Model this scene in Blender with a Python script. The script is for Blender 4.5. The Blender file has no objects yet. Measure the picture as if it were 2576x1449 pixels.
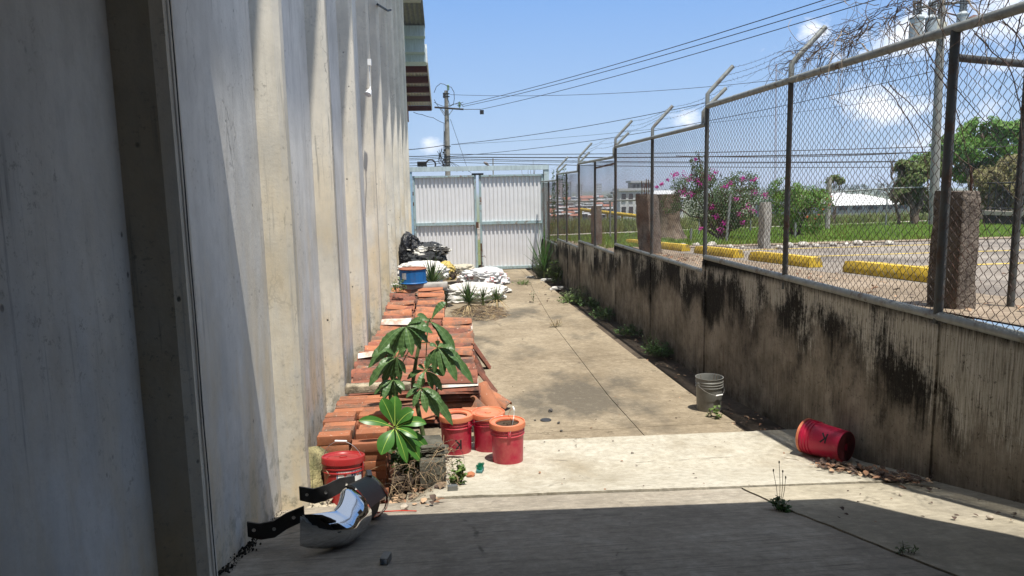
import bpy, bmesh, math, random
from mathutils import Vector, Matrix, Euler, noise as mnoise
R = random.Random(7)
sc = bpy.context.scene
COL = sc.collection
PI = math.pi
CAMZ = 2.4
F = 1808.0
# ---------------------------------------------------------------- camera
yw = Vector((-180, 246, -F)).normalized()
zw = Vector((-262, 13100, F)).normalized()
zw = (zw - yw * zw.dot(yw)).normalized()
xw = yw.cross(zw)
RW = Matrix((xw, yw, zw))            # rows = world axes in camera space -> camera-to-world rotation
cd = bpy.data.cameras.new('camera'); cam = bpy.data.objects.new('camera', cd); COL.objects.link(cam)
cd.sensor_width = 36; cd.lens = F / 2576 * 36; cd.clip_end = 9000; cd.clip_start = .05
cam.matrix_world = Matrix.Translation((0, 0, CAMZ)) @ RW.to_4x4()
sc.camera = cam
def ray(px, py):
    return RW @ Vector((px - 1288, -(py - 724.5), -F))
def at_y(px, py, Y):
    d = ray(px, py); d = d * (Y / d.y); return Vector((d.x, Y, CAMZ + d.z))
def at_x(px, py, X):
    d = ray(px, py); d = d * (X / d.x); return Vector((X, d.y, CAMZ + d.z))
def interp(tab, y):
    if y <= tab[0][0]: return tab[0][1]
    for (a, b), (c, d) in zip(tab, tab[1:]):
        if y <= c: return b + (d - b) * (y - a) / (c - a)
    return tab[-1][1]
GP = [(-9, .98), (1.2, .93), (3.2, .60), (3.9, .44), (4.7, .26), (5.5, .06), (6.6, -.03), (8.3, -.13), (10, -.16), (18, -.32), (25, -.39), (60, -.5)]
def cl(x): return max(0, min(1, x))
def gz(x, y): return interp(GP, y) - .11 * cl((-.12 - x) / .2) * cl((y - 4.85) / .25) * cl((7.2 - y) / .6) - .02 * max(-1, min(1, (x - 1.2) / 2.3)) * max(0, 1 - abs(y - 4.5) / 1.6)
PP = [(-9, 1.75), (3, 1.55), (6, 1.42), (46, -.26), (60, -1.6), (90, -4.5), (160, -7.5), (400, -11), (3000, -12)]
def pz(x, y): return interp(PP, y)
def hit(px, py, fn=gz):
    d = ray(px, py); d = d / d.y
    lo, hi = .5, 400.
    for _ in range(60):
        m = (lo + hi) / 2
        if CAMZ + d.z * m > fn(d.x * m, m): lo = m
        else: hi = m
    return Vector((d.x * lo, lo, fn(d.x * lo, lo)))
# ---------------------------------------------------------------- scene helpers
def prop(o, label=None, cat=None, group=None, kind=None):
    if label: o['label'] = label
    if cat: o['category'] = cat
    if group: o['group'] = group
    if kind: o['kind'] = kind
    elif label and cat: o['kind'] = 'thing'
    return o
def thing(name, label, cat, loc=(0, 0, 0), rz=0, group=None):
    o = bpy.data.objects.new(name, None); COL.objects.link(o)
    o.empty_display_size = .1
    o.location = loc; o.rotation_euler = (0, 0, rz)
    return prop(o, label, cat, group)
class MB:
    def __init__(s): s.v = []; s.f = []; s.m = []
    def add(s, vs, fs, mi=0, M=None):
        n = len(s.v)
        for v in vs:
            s.v.append(tuple(M @ Vector(v)) if M is not None else tuple(v))
        for f in fs: s.f.append(tuple(i + n for i in f)); s.m.append(mi)
        return s
    def box(s, x0, x1, y0, y1, z0, z1, mi=0, M=None):
        vs = [(x, y, z) for x in (x0, x1) for y in (y0, y1) for z in (z0, z1)]
        return s.add(vs, [(0, 1, 3, 2), (4, 6, 7, 5), (0, 4, 5, 1), (2, 3, 7, 6), (0, 2, 6, 4), (1, 5, 7, 3)], mi, M)
    def bbox(s, sx, sy, sz, b=.005, seg=2, M=None, mi=0, jit=0):
        bm = bmesh.new(); bmesh.ops.create_cube(bm, size=1)
        bmesh.ops.scale(bm, vec=(sx, sy, sz), verts=bm.verts)
        bmesh.ops.bevel(bm, geom=bm.edges[:], offset=b, segments=seg, affect='EDGES', profile=.6)
        if jit:
            for v in bm.verts: v.co += Vector((R.uniform(-1, 1), R.uniform(-1, 1), R.uniform(-1, 1))) * jit
        bm.verts.index_update()
        s.add([v.co.copy() for v in bm.verts], [[v.index for v in f.verts] for f in bm.faces], mi, M)
        bm.free(); return s
    def tube(s, pts, r, n=6, mi=0, cap=True, M=None):
        pts = [Vector(p) for p in pts]
        if len(pts) < 2: return s
        rs = r if isinstance(r, (list, tuple)) else [r] * len(pts)
        vs = []; fs = []
        t = (pts[1] - pts[0]).normalized()
        a = t.orthogonal().normalized()
        for i, p in enumerate(pts):
            t = (pts[min(i + 1, len(pts) - 1)] - pts[max(i - 1, 0)])
            if t.length < 1e-9: t = Vector((0, 0, 1))
            t.normalize()
            a = a - t * a.dot(t)
            if a.length < 1e-6: a = t.orthogonal()
            a.normalize(); b = t.cross(a)
            for k in range(n):
                q = 2 * PI * k / n
                vs.append(p + (a * math.cos(q) + b * math.sin(q)) * rs[i])
        for i in range(len(pts) - 1):
            for k in range(n):
                k2 = (k + 1) % n
                fs.append((i * n + k, i * n + k2, (i + 1) * n + k2, (i + 1) * n + k))
        if cap and n > 2:
            fs.append(tuple(range(n - 1, -1, -1))); fs.append(tuple((len(pts) - 1) * n + k for k in range(n)))
        return s.add(vs, fs, mi, M)
    def lathe(s, prof, n=40, mi=0, M=None, cap0=False, cap1=False, th0=0):
        vs = []; fs = []
        for r, z in prof:
            for k in range(n):
                q = 2 * PI * k / n + th0
                vs.append((r * math.cos(q), r * math.sin(q), z))
        for i in range(len(prof) - 1):
            for k in range(n):
                k2 = (k + 1) % n
                fs.append((i * n + k, i * n + k2, (i + 1) * n + k2, (i + 1) * n + k))
        if cap0: fs.append(tuple(range(n - 1, -1, -1)))
        if cap1: fs.append(tuple((len(prof) - 1) * n + k for k in range(n)))
        return s.add(vs, fs, mi, M)
    def grid(s, P, mi=0, closed=False):
        """P: rows of points"""
        h = len(P); w = len(P[0]); vs = [p for row in P for p in row]; fs = []
        for i in range(h - 1):
            for j in range(w - (0 if closed else 1)):
                j2 = (j + 1) % w
                fs.append((i * w + j, i * w + j2, (i + 1) * w + j2, (i + 1) * w + j))
        return s.add(vs, fs, mi)
    def blob(s, c, rad, n=2, amp=.2, freq=2., mi=0, flat=0, seed=0):
        bm = bmesh.new(); bmesh.ops.create_icosphere(bm, subdivisions=n, radius=1)
        off = Vector((seed * 3.1, seed * 1.7, seed * .9)); vs = []
        for v in bm.verts:
            d = v.co.normalized(); k = 1 + amp * mnoise.noise(d * freq + off) + amp * .5 * mnoise.noise(d * freq * 2.3 + off)
            q = Vector((d.x * rad[0], d.y * rad[1], d.z * rad[2])) * k
            if flat and q.z < -rad[2] * flat: q.z = -rad[2] * flat
            vs.append(Vector(c) + q)
        bm.verts.index_update()
        s.add(vs, [[v.index for v in f.verts] for f in bm.faces], mi); bm.free(); return s
    def mesh(s, name, mats, smooth=None):
        me = bpy.data.meshes.new(name); me.from_pydata(s.v, [], s.f)
        for m in (mats if isinstance(mats, (list, tuple)) else [mats]): me.materials.append(m)
        if any(s.m): me.polygons.foreach_set('material_index', s.m)
        me.update()
        if smooth is not None:
            me.polygons.foreach_set('use_smooth', [True] * len(me.polygons))
            if smooth < 179: me.set_sharp_from_angle(angle=math.radians(smooth))
        return me
    def build(s, name, mats, parent=None, smooth=None, label=None, cat=None, group=None, kind=None, loc=None, rot=None):
        me = s.mesh(name, mats, smooth)
        o = bpy.data.objects.new(name, me); COL.objects.link(o)
        if parent is not None: o.parent = parent
        if loc is not None: o.location = loc
        if rot is not None: o.rotation_euler = rot
        return prop(o, label, cat, group, kind)
def kids(o): return [c for c in bpy.data.objects if c.parent == o]
def copy_thing(o, loc=None, rot=None, label=None, group=None):
    def cp(a, par):
        c = a.copy(); COL.objects.link(c); c.parent = par
        for k in kids(a): cp(k, c)
        return c
    c = cp(o, None)
    if loc is not None: c.location = loc
    if rot is not None: c.rotation_euler = rot
    return prop(c, label, None, group)
def TR(loc=(0, 0, 0), rot=(0, 0, 0), sc_=1):
    return Matrix.Translation(loc) @ Euler(rot).to_matrix().to_4x4() @ Matrix.Scale(sc_, 4)
def align(p0, p1):
    """matrix that takes +Z from origin to the axis p0->p1"""
    p0 = Vector(p0); d = (Vector(p1) - p0)
    return Matrix.Translation(p0) @ d.to_track_quat('Z', 'Y').to_matrix().to_4x4()
ORD = ['first', 'second', 'third', 'fourth', 'fifth', 'sixth', 'seventh', 'eighth', 'ninth', 'tenth', 'eleventh', 'twelfth',
       'thirteenth', 'fourteenth', 'fifteenth', 'sixteenth', 'seventeenth', 'eighteenth', 'nineteenth', 'twentieth']
# ---------------------------------------------------------------- materials
class G:
    def __init__(s, name):
        s.mat = bpy.data.materials.new(name); s.mat.use_nodes = True
        s.nt = s.mat.node_tree; s.nt.nodes.clear()
    def n(s, t, **k):
        x = s.nt.nodes.new(t)
        for a, b in k.items(): setattr(x, a, b)
        return x
    def lk(s, a, b): s.nt.links.new(a, b)
    def put(s, sock, v):
        if isinstance(v, bpy.types.NodeSocket): s.lk(v, sock)
        elif isinstance(v, (tuple, list)) and len(v) == 3 and sock.type == 'RGBA': sock.default_value = (*v, 1)
        else: sock.default_value = v
    def pos(s, scale=(1, 1, 1), rot=(0, 0, 0), local=False, off=(0, 0, 0)):
        src = s.n('ShaderNodeTexCoord').outputs['Object'] if local else s.n('ShaderNodeNewGeometry').outputs['Position']
        m = s.n('ShaderNodeMapping'); s.lk(src, m.inputs[0])
        m.inputs['Scale'].default_value = scale; m.inputs['Rotation'].default_value = rot; m.inputs['Location'].default_value = off
        return m.outputs[0]
    def noise(s, v, scale=1, detail=5, rough=.6, dist=0):
        x = s.n('ShaderNodeTexNoise'); s.lk(v, x.inputs['Vector'])
        x.inputs['Scale'].default_value = scale; x.inputs['Detail'].default_value = detail
        x.inputs['Roughness'].default_value = rough; x.inputs['Distortion'].default_value = dist
        return x.outputs[0]
    def vor(s, v, scale=1, out='Distance', feature='F1'):
        x = s.n('ShaderNodeTexVoronoi', feature=feature); s.lk(v, x.inputs['Vector']); x.inputs['Scale'].default_value = scale
        return x.outputs[out]
    def ramp(s, f, stops, mode='LINEAR'):
        x = s.n('ShaderNodeValToRGB'); s.lk(f, x.inputs[0]); e = x.color_ramp; e.interpolation = mode
        while len(e.elements) < len(stops): e.elements.new(.5)
        for el, (p, c) in zip(e.elements, stops):
            el.position = p; el.color = (c, c, c, 1) if isinstance(c, (int, float)) else (*c, 1)
        return x.outputs[0]
    def mr(s, f, a, b, c=0, d=1):
        x = s.n('ShaderNodeMapRange'); s.lk(f, x.inputs[0])
        for i, q in enumerate((a, b, c, d)): x.inputs[i + 1].default_value = q
        return x.outputs[0]
    def mix(s, f, a, b, mode='MIX'):
        x = s.n('ShaderNodeMix', data_type='RGBA', blend_type=mode)
        s.put(x.inputs[0], f); s.put(x.inputs[6], a); s.put(x.inputs[7], b); return x.outputs[2]
    def ma(s, op, a, b=0.):
        x = s.n('ShaderNodeMath', operation=op); s.put(x.inputs[0], a); s.put(x.inputs[1], b); return x.outputs[0]
    def sep(s, v):
        x = s.n('ShaderNodeSeparateXYZ'); s.lk(v, x.inputs[0]); return x.outputs
    def rnd(s): return s.n('ShaderNodeObjectInfo').outputs['Random']
    def out(s, col, rough=.85, bump=None, bs=.3, bd=.01, metal=0, spec=.3, trans=0, coat=0, alpha=None):
        p = s.n('ShaderNodeBsdfPrincipled'); o = s.n('ShaderNodeOutputMaterial')
        s.put(p.inputs['Base Color'], col); s.put(p.inputs['Roughness'], rough); s.put(p.inputs['Metallic'], metal)
        p.inputs['Specular IOR Level'].default_value = spec
        if coat: p.inputs['Coat Weight'].default_value = coat; p.inputs['Coat Roughness'].default_value = .1
        if bump is not None:
            b = s.n('ShaderNodeBump'); b.inputs['Strength'].default_value = bs; b.inputs['Distance'].default_value = bd
            s.lk(bump, b.inputs['Height']); s.lk(b.outputs[0], p.inputs['Normal'])
        sh = p.outputs[0]
        if trans:
            t = s.n('ShaderNodeBsdfTranslucent'); s.put(t.inputs[0], col)
            m = s.n('ShaderNodeMixShader'); m.inputs[0].default_value = trans
            s.lk(sh, m.inputs[1]); s.lk(t.outputs[0], m.inputs[2]); sh = m.outputs[0]
        s.lk(sh, o.inputs[0]); return s.mat
def simple(name, c, rough=.6, var=.25, sc_=8, metal=0, spec=.4, local=True, bs=.15, bd=.004, dirt=None, rv=0, trans=0, coat=0):
    g = G(name); v = g.pos(local=local); f = g.noise(v, sc_, 5)
    lo = tuple(x * (1 - var) for x in c); hi = tuple(min(1, x * (1 + var)) for x in c)
    col = g.ramp(f, [(.3, lo), (.7, hi)])
    if dirt:
        d = g.ramp(g.noise(g.pos(local=local, off=(3, 7, 1)), sc_ * .6, 8, .7), [(.5, 0), (.68, 1)])
        col = g.mix(d, col, dirt)
    if rv:
        k = g.mr(g.rnd(), 0, 1, 1 - rv, 1 + rv); h = g.n('ShaderNodeHueSaturation'); g.lk(k, h.inputs['Value']); g.lk(col, h.inputs['Color']); col = h.outputs[0]
    return g.out(col, rough, g.noise(v, sc_ * 6, 6), bs, bd, metal, spec, trans, coat)

def m_wall(name='panel_concrete', warm=0.):
    g = G(name); P = g.pos(); z = g.sep(P)[2]
    big = g.noise(P, .9, 6, .6)
    st = g.noise(g.pos((4, 4, .6)), 1.5, 7, .68, .3)                  # vertical washes
    st2 = g.noise(g.pos((14, 14, .5)), 2.2, 5, .7)
    fine = g.noise(P, 35, 6, .7)
    c = g.ramp(big, [(.3, tuple(a - warm * b for a, b in zip((.50, .49, .46), (0, .03, .09)))), (.5, tuple(a - warm * b for a, b in zip((.65, .635, .595), (-.02, .03, .12)))), (.72, tuple(a - warm * b for a, b in zip((.74, .72, .67), (-.02, .03, .12))))])  # warm puts the sunlit cream of the ribs into the colour
    c = g.mix(g.ramp(st, [(.36, .28), (.58, 0)]), c, (.40, .39, .365))
    # ochre wash towards the foot
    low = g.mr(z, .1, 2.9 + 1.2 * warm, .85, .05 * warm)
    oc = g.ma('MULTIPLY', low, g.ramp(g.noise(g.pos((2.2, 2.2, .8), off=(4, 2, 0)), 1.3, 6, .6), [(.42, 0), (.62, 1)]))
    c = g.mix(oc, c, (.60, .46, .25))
    # grey damp foot and dark drips
    dk = g.ramp(st2, [(.56, 0), (.68, 1)])
    c = g.mix(g.ma('MULTIPLY', dk, g.ma('MULTIPLY', g.ramp(g.noise(P, 1.1, 4), [(.45, 0), (.6, 1)]), .6)), c, (.17, .165, .155))
    lic = g.ma('MULTIPLY', g.mr(z, .2, 1.2, 1, 0), g.ramp(g.noise(P, 7, 8, .75), [(.5, 0), (.62, .8)]))
    c = g.mix(lic, c, (.16, .16, .125))
    # pits
    pit = g.ramp(g.vor(g.pos((1, 1, .8)), 9), [(.05, 1), (.10, 0)])
    sel = g.ramp(g.noise(P, 2.2, 4), [(.5, 0), (.6, 1)])
    pits = g.ma('MULTIPLY', pit, sel)
    c = g.mix(pits, c, (.07, .068, .06))
    sp = g.ramp(g.noise(P, 28, 4, .8), [(.57, 0), (.66, 1)])
    c = g.mix(g.ma('MULTIPLY', sp, g.ma('ADD', .12, g.ma('MULTIPLY', sel, .5))), c, (.24, .22, .18))
    mot = g.noise(g.pos((1, 1, .7), off=(5, 1, 2)), 6, 8, .72)
    c = g.mix(g.ramp(mot, [(.45, 0), (.7, .30)]), c, (.33, .32, .295))
    scr = g.ramp(g.noise(g.pos((16, 16, 2.2), off=(1, 4, 7)), 2.4, 7, .8), [(.62, 0), (.70, .6)])
    c = g.mix(g.ma('MULTIPLY', scr, g.ramp(g.noise(g.pos((2, 2, .8), off=(6, 1, 0)), 1.3, 4), [(.47, 0), (.6, 1)])), c, (.13, .125, .115))
    # hairline cracks
    cr = g.vor(g.mix(.25, g.pos((1.6, 1.6, .25)), g.noise(P, 3, 4)), 2.0, feature='DISTANCE_TO_EDGE')
    crk = g.ma('MULTIPLY', g.ramp(cr, [(.002, 1), (.008, 0)]), g.ramp(g.noise(P, .8, 3), [(.54, 0), (.66, .55)]))
    c = g.mix(crk, c, (.1, .095, .09))
    h = g.ma('SUBTRACT', g.ma('ADD', g.ma('MULTIPLY', fine, .4), big), g.ma('MULTIPLY', pits, 1.5))
    return g.out(c, .9, h, .35, .012, spec=.2)
def m_retain():
    g = G('stained_render'); P = g.pos(); x, y, z = g.sep(P)
    top = g.ma('SUBTRACT', 1.46, g.ma('MULTIPLY', g.ma('MAXIMUM', g.ma('SUBTRACT', y, 7), 0), .037))
    d = g.ma('SUBTRACT', top, z)                                     # distance below the top
    blob = g.noise(g.pos((1, 1.25, .75), off=(0, 1.3, .2)), 1.25, 8, .62, .25)
    blob2 = g.noise(g.pos((1, 1.1, .6), off=(3, 8.1, 2)), 1.6, 8, .65, .3)
    drip = g.noise(g.pos((1, 14, .7)), 2.0, 8, .75, .15)
    drip2 = g.noise(g.pos((1, 30, 1.3), off=(2, 5, 1)), 2.2, 8, .8, .1)
    fine = g.noise(P, 30, 8, .8)
    base = g.ramp(g.ma('ADD', g.ma('MULTIPLY', g.noise(P, 2.2, 9, .68), .65), g.ma('MULTIPLY', drip, .35)), [(.34, (.085, .071, .055)), (.47, (.21, .178, .138)), (.58, (.325, .282, .225)), (.7, (.43, .38, .31))])
    pale = g.ramp(drip2, [(.36, (.09, .075, .055)), (.48, (.42, .38, .305)), (.66, (.64, .60, .52))])
    black = g.ramp(g.noise(g.pos((9, 16, 7)), 2, 7, .75), [(.3, (.007, .0065, .006)), (.62, (.03, .026, .02)), (.75, (.08, .068, .052))])
    near = g.mr(y, 4.2, 8.5, .10, -.06)
    up = g.mr(d, 0, 1.15, .20, -.22)
    a = g.ma('ADD', g.ma('ADD', blob, up), g.ma('MULTIPLY', g.ma('SUBTRACT', drip, .5), .42))
    a = g.ma('ADD', a, g.ma('MULTIPLY', g.ma('SUBTRACT', fine, .5), .22))
    c = g.mix(g.ramp(a, [(.42, 0), (.50, .55), (.57, 1)]), base, black)
    p_ = g.ma('ADD', g.ma('ADD', blob2, g.ma('MULTIPLY', up, 1.1)), g.ma('ADD', near, g.ma('MULTIPLY', g.ma('SUBTRACT', drip2, .5), .5)))
    p_ = g.ma('ADD', p_, g.ma('MULTIPLY', g.ma('SUBTRACT', fine, .5), .3))
    c = g.mix(g.ramp(p_, [(.56, 0), (.67, 1)]), c, pale)
    topb = g.ramp(g.ma('ADD', d, g.ma('MULTIPLY', drip, .12)), [(.085, 1), (.16, 0)])
    c = g.mix(topb, c, (.012, .011, .009))
    c = g.mix(g.ramp(fine, [(.58, 0), (.68, .55)]), c, (.33, .29, .23))
    c = g.mix(g.ramp(g.noise(P, 24, 7, .8), [(.56, 0), (.66, .8)]), c, (.022, .018, .014))
    lo = g.ma('MULTIPLY', g.mr(g.ma('ADD', z, g.ma('MULTIPLY', drip, .4)), .05, .55, 1, 0), g.ramp(g.noise(P, 4, 6, .7), [(.4, .1), (.6, .8)]))
    c = g.mix(lo, c, (.035, .03, .022))
    return g.out(c, .95, g.ma('ADD', g.noise(P, 18, 9, .8), g.ma('MULTIPLY', drip2, .9)), .75, .025, spec=.15)
def m_ground(name, cols, stain, brush=0, dirty=.5, speck=.4, ang=0):
    g = G(name); P = g.pos(); big = g.noise(P, .7, 7, .62); mid = g.noise(P, 3.5, 8, .7); fine = g.noise(P, 60, 6, .75)
    c = g.ramp(g.ma('ADD', g.ma('MULTIPLY', big, .6), g.ma('MULTIPLY', mid, .4)), [(.36, cols[0]), (.5, cols[1]), (.64, cols[2])])
    s_ = g.ramp(g.noise(g.pos((1, .55, 1), off=(7, 3, 0)), .85, 7, .62), [(.5, 0), (.62, dirty)])
    c = g.mix(s_, c, stain)
    if brush:
        b = g.noise(g.pos((1.2, 26, 1), rot=(0, 0, ang)), 2.2, 6, .7)
        c = g.mix(g.ramp(b, [(.5, 0), (.72, brush)]), c, tuple(x * .45 for x in cols[0]))
    gr = g.noise(g.pos(off=(2, 9, 5)), 14, 8, .78)
    c = g.mix(g.ramp(gr, [(.42, 0), (.68, .55)]), c, tuple(x * .55 for x in cols[0]))
    c = g.mix(g.ramp(gr, [(.3, .35), (.44, 0)]), c, tuple(min(1, x * 1.12) for x in cols[2]))
    k = g.ramp(g.noise(P, 55, 4, .85), [(.60, 0), (.70, speck)])
    c = g.mix(k, c, tuple(x * .4 for x in cols[0]))
    k2 = g.ramp(g.noise(g.pos(off=(9, 1, 4)), 70, 4, .85), [(.63, 0), (.72, speck * .7)])
    c = g.mix(k2, c, tuple(min(1, x * 1.5) for x in cols[2]))
    cr = g.vor(g.mix(.3, P, g.noise(P, 2.5, 5)), .9, feature='DISTANCE_TO_EDGE')
    c = g.mix(g.ma('MULTIPLY', g.ramp(cr, [(.003, 1), (.008, 0)]), g.ramp(mid, [(.5, 0), (.6, .75)])), c, tuple(x * .35 for x in cols[0]))
    return g.out(c, .92, g.ma('ADD', fine, g.ma('MULTIPLY', mid, .8)), .4, .01, spec=.2)
def m_brick(name, a, b, soot, sootk, white=0):
    g = G(name); v = g.pos(local=True); r = g.rnd(); off = g.n('ShaderNodeCombineXYZ')
    for i in range(3): g.lk(g.ma('MULTIPLY', r, (37., 91., 53.)[i]), off.inputs[i])
    va = g.n('ShaderNodeVectorMath', operation='ADD'); g.lk(v, va.inputs[0]); g.lk(off.outputs[0], va.inputs[1]); v = va.outputs[0]
    c = g.mix(r, a, b)
    c = g.mix(g.ramp(g.noise(v, 9, 6, .7), [(.35, 0), (.7, .6)]), c, tuple(x * .55 for x in a))
    s_ = g.ramp(g.ma('ADD', g.noise(v, 5, 8, .72), g.ma('MULTIPLY', g.ma('SUBTRACT', g.ma('FRACT', g.ma('MULTIPLY', r, 7.3)), .5), .22)), [(.5, 0), (.66, sootk)])
    c = g.mix(s_, c, soot)
    li = g.ramp(g.noise(v, 26, 4, .8), [(.63, 0), (.68, .8)])
    c = g.mix(li, c, (.50, .44, .36))
    if white: c = g.mix(g.ramp(g.noise(v, 3, 4), [(.35, 0), (.5, white)]), c, (.68, .66, .6))
    return g.out(c, .92, g.noise(v, 45, 7, .75), .5, .006, spec=.15)
def m_rust(name, metal_c, rust_c, k0=.45, k1=.6, sc_=5, rough=.5, metal=.3):
    g = G(name); v = g.pos(); r = g.ramp(g.noise(v, sc_, 8, .7), [(k0, 0), (k1, 1)])
    base = g.ramp(g.noise(g.pos((3, 3, .4)), 6, 5), [(.3, tuple(x * .7 for x in metal_c)), (.7, metal_c)])
    c = g.mix(r, base, g.ramp(g.noise(v, sc_ * 7, 5), [(.3, tuple(x * .5 for x in rust_c)), (.7, rust_c)]))
    return g.out(c, g.mr(r, 0, 1, rough, .95), g.noise(v, sc_ * 12, 5), .3, .004, metal=g.mr(r, 0, 1, metal, 0))
def m_leaf(name, a, b, trans=.25, rough=.45, rib=None, sc_=3, rnd=True):
    g = G(name); v = g.pos(); n_ = g.noise(v, sc_, 4, .7)
    c = g.ramp(n_, [(.3, a), (.7, b)])
    if rnd:
        w = g.n('ShaderNodeTexWhiteNoise'); sn = g.n('ShaderNodeVectorMath', operation='SNAP'); g.lk(v, sn.inputs[0]); sn.inputs[1].default_value = (.09, .09, .09)
        g.lk(sn.outputs[0], w.inputs['Vector'])
        h = g.n('ShaderNodeHueSaturation'); g.lk(g.mr(w.outputs[0], 0, 1, .65, 1.35), h.inputs['Value']); g.lk(g.mr(w.outputs[0], 0, 1, .485, .515), h.inputs['Hue'])
        g.lk(c, h.inputs['Color']); c = h.outputs[0]
    return g.out(c, rough, trans=trans, spec=.35)
# ---------------------------------------------------------------- light and sky
SUN = Vector((-.115, .28, -1)).normalized()
elev = math.asin(-SUN.z); azi = math.atan2(-SUN.x, -SUN.y)
sl = bpy.data.lights.new('sun', 'SUN'); so = bpy.data.objects.new('sun', sl); COL.objects.link(so)
sl.energy = 4.8; sl.angle = math.radians(.53); sl.color = (1, .955, .87)
so.rotation_euler = SUN.to_track_quat('-Z', 'Y').to_euler()
W = bpy.data.worlds.new('World'); sc.world = W; W.use_nodes = True
nt = W.node_tree; nt.nodes.clear()
g = G.__new__(G); g.nt = nt
sky = g.n('ShaderNodeTexSky', sky_type='NISHITA', sun_disc=False)
sky.sun_elevation = elev; sky.sun_rotation = azi; sky.altitude = 700; sky.air_density = 1.25; sky.dust_density = .25; sky.ozone_density = 2.2
D = g.n('ShaderNodeTexCoord').outputs['Generated']
mp = g.n('ShaderNodeMapping'); g.lk(D, mp.inputs[0]); mp.inputs['Scale'].default_value = (1, 1, 1.9)
n1 = g.noise(mp.outputs[0], 9, 9, .62, .4); n2 = g.noise(mp.outputs[0], 30, 6, .65, .2)
nz = g.ma('ADD', g.ma('MULTIPLY', n1, .75), g.ma('MULTIPLY', n2, .25))
CLOUDS = [(1085, 372, .030, .9), (1160, 378, .022, .6), (1728, 292, .030, .95), (1940, 132, .030, .75), (2048, 68, .036, .9), (2210, 262, .062, 1.1), (2130, 250, .035, .8),
          (2330, 70, .10, 1.0), (2500, 30, .15, 1.05), (2560, 160, .12, .8), (2260, 45, .05, .6), (1880, 150, .02, .5), (1700, 300, .02, .6), (2420, 300, .10, .45)]
tot = None
for px, py, r, k in CLOUDS:
    c = ray(px, py).normalized()
    sub = g.n('ShaderNodeVectorMath', operation='SUBTRACT'); g.lk(D, sub.inputs[0]); sub.inputs[1].default_value = c
    ml = g.n('ShaderNodeVectorMath', operation='MULTIPLY'); g.lk(sub.outputs[0], ml.inputs[0]); ml.inputs[1].default_value = (1, 1, 1.7)
    ln = g.n('ShaderNodeVectorMath', operation='LENGTH'); g.lk(ml.outputs[0], ln.inputs[0])
    q = g.mr(ln.outputs['Value'], 0, r * 1.5, k, 0)
    tot = q if tot is None else g.ma('MAXIMUM', tot, q)
cm = g.mr(g.ma('ADD', g.ma('MULTIPLY', tot, .62), g.ma('MULTIPLY', g.ma('SUBTRACT', nz, .5), 1.9)), .30, .62, 0, 1)
cm = g.ma('MULTIPLY', cm, g.mr(tot, 0, .12, 0, 1))
dz = g.sep(D)[2]
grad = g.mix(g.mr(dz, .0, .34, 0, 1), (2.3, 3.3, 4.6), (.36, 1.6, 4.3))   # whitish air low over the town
hs = g.n('ShaderNodeHueSaturation'); hs.inputs['Saturation'].default_value = 1.1; g.lk(sky.outputs[0], hs.inputs['Color'])
hi = g.mix(.6, hs.outputs[0], (4.4, 4.6, 4.9))                       # unseen overhead sky, whitened and brightened to fill the shade
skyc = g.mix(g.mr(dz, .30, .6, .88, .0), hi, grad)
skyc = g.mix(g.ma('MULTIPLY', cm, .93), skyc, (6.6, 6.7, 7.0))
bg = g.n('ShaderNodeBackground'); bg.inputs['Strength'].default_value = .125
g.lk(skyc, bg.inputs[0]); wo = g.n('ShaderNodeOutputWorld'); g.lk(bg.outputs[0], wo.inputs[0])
sc.view_settings.view_transform = 'Standard'; sc.view_settings.look = 'None'; sc.view_settings.exposure = .66; sc.view_settings.gamma = 1
sc.cycles.max_bounces = 6; sc.cycles.transparent_max_bounces = 8; sc.cycles.sample_clamp_indirect = 6; sc.cycles.use_denoising = True
# ---------------------------------------------------------------- shared materials
WALL = m_wall(); RIBM = m_wall('sunlit_rib_concrete', .62); RETAIN = m_retain()  # rib copy: sunlight painted in as cream, plus stronger ochre stain
RAMP = m_ground('ramp_concrete', [(.24, .21, .165), (.325, .285, .228), (.40, .36, .295)], (.17, .147, .118), brush=.8, speck=.3)
APRON = m_ground('apron_concrete', [(.28, .245, .18), (.37, .33, .25), (.45, .40, .31)], (.15, .135, .11), brush=.35, ang=.5)
STRIP = m_ground('pale_concrete', [(.32, .285, .215), (.43, .395, .32), (.50, .47, .395)], (.27, .225, .155), dirty=.7, speck=.55)
ALLEY = m_ground('alley_concrete', [(.18, .142, .095), (.275, .224, .155), (.36, .30, .212)], (.09, .08, .064), dirty=.85, brush=.4, speck=.45)
SOIL = m_ground('soil', [(.055, .042, .03), (.085, .066, .048), (.13, .10, .075)], (.03, .024, .018), speck=.8)
ASPH = m_ground('lot_asphalt', [(.175, .15, .125), (.26, .225, .19), (.36, .32, .27)], (.125, .11, .098), brush=.7, dirty=.8, speck=.6)
EARTH = m_ground('lot_edge', [(.19, .145, .10), (.28, .22, .16), (.36, .29, .22)], (.12, .095, .065), speck=.7)
TURF = m_ground('turf', [(.07, .11, .025), (.11, .16, .035), (.15, .20, .05)], (.17, .16, .07), speck=.2)
DRYT = m_ground('far_turf', [(.09, .11, .045), (.13, .15, .06), (.17, .18, .085)], (.15, .15, .09), speck=.2)
PIPE = m_rust('galvanised_pipe', (.27, .285, .27), (.13, .07, .04), .55, .72, 6, .5, .25)
PIPE2 = m_rust('weathered_post', (.085, .088, .082), (.10, .055, .032), .5, .68, 5, .6, .15)
WIRE = m_rust('chain_wire', (.06, .055, .05), (.10, .042, .025), .38, .6, 2.5, .55, .2)
GATEW = simple('gate_sheet', (.68, .68, .69), .45, .06, 2)
GATEB = m_rust('gate_frame_paint', (.36, .47, .49), (.22, .11, .06), .54, .66, 4, .5, 0)
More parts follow.
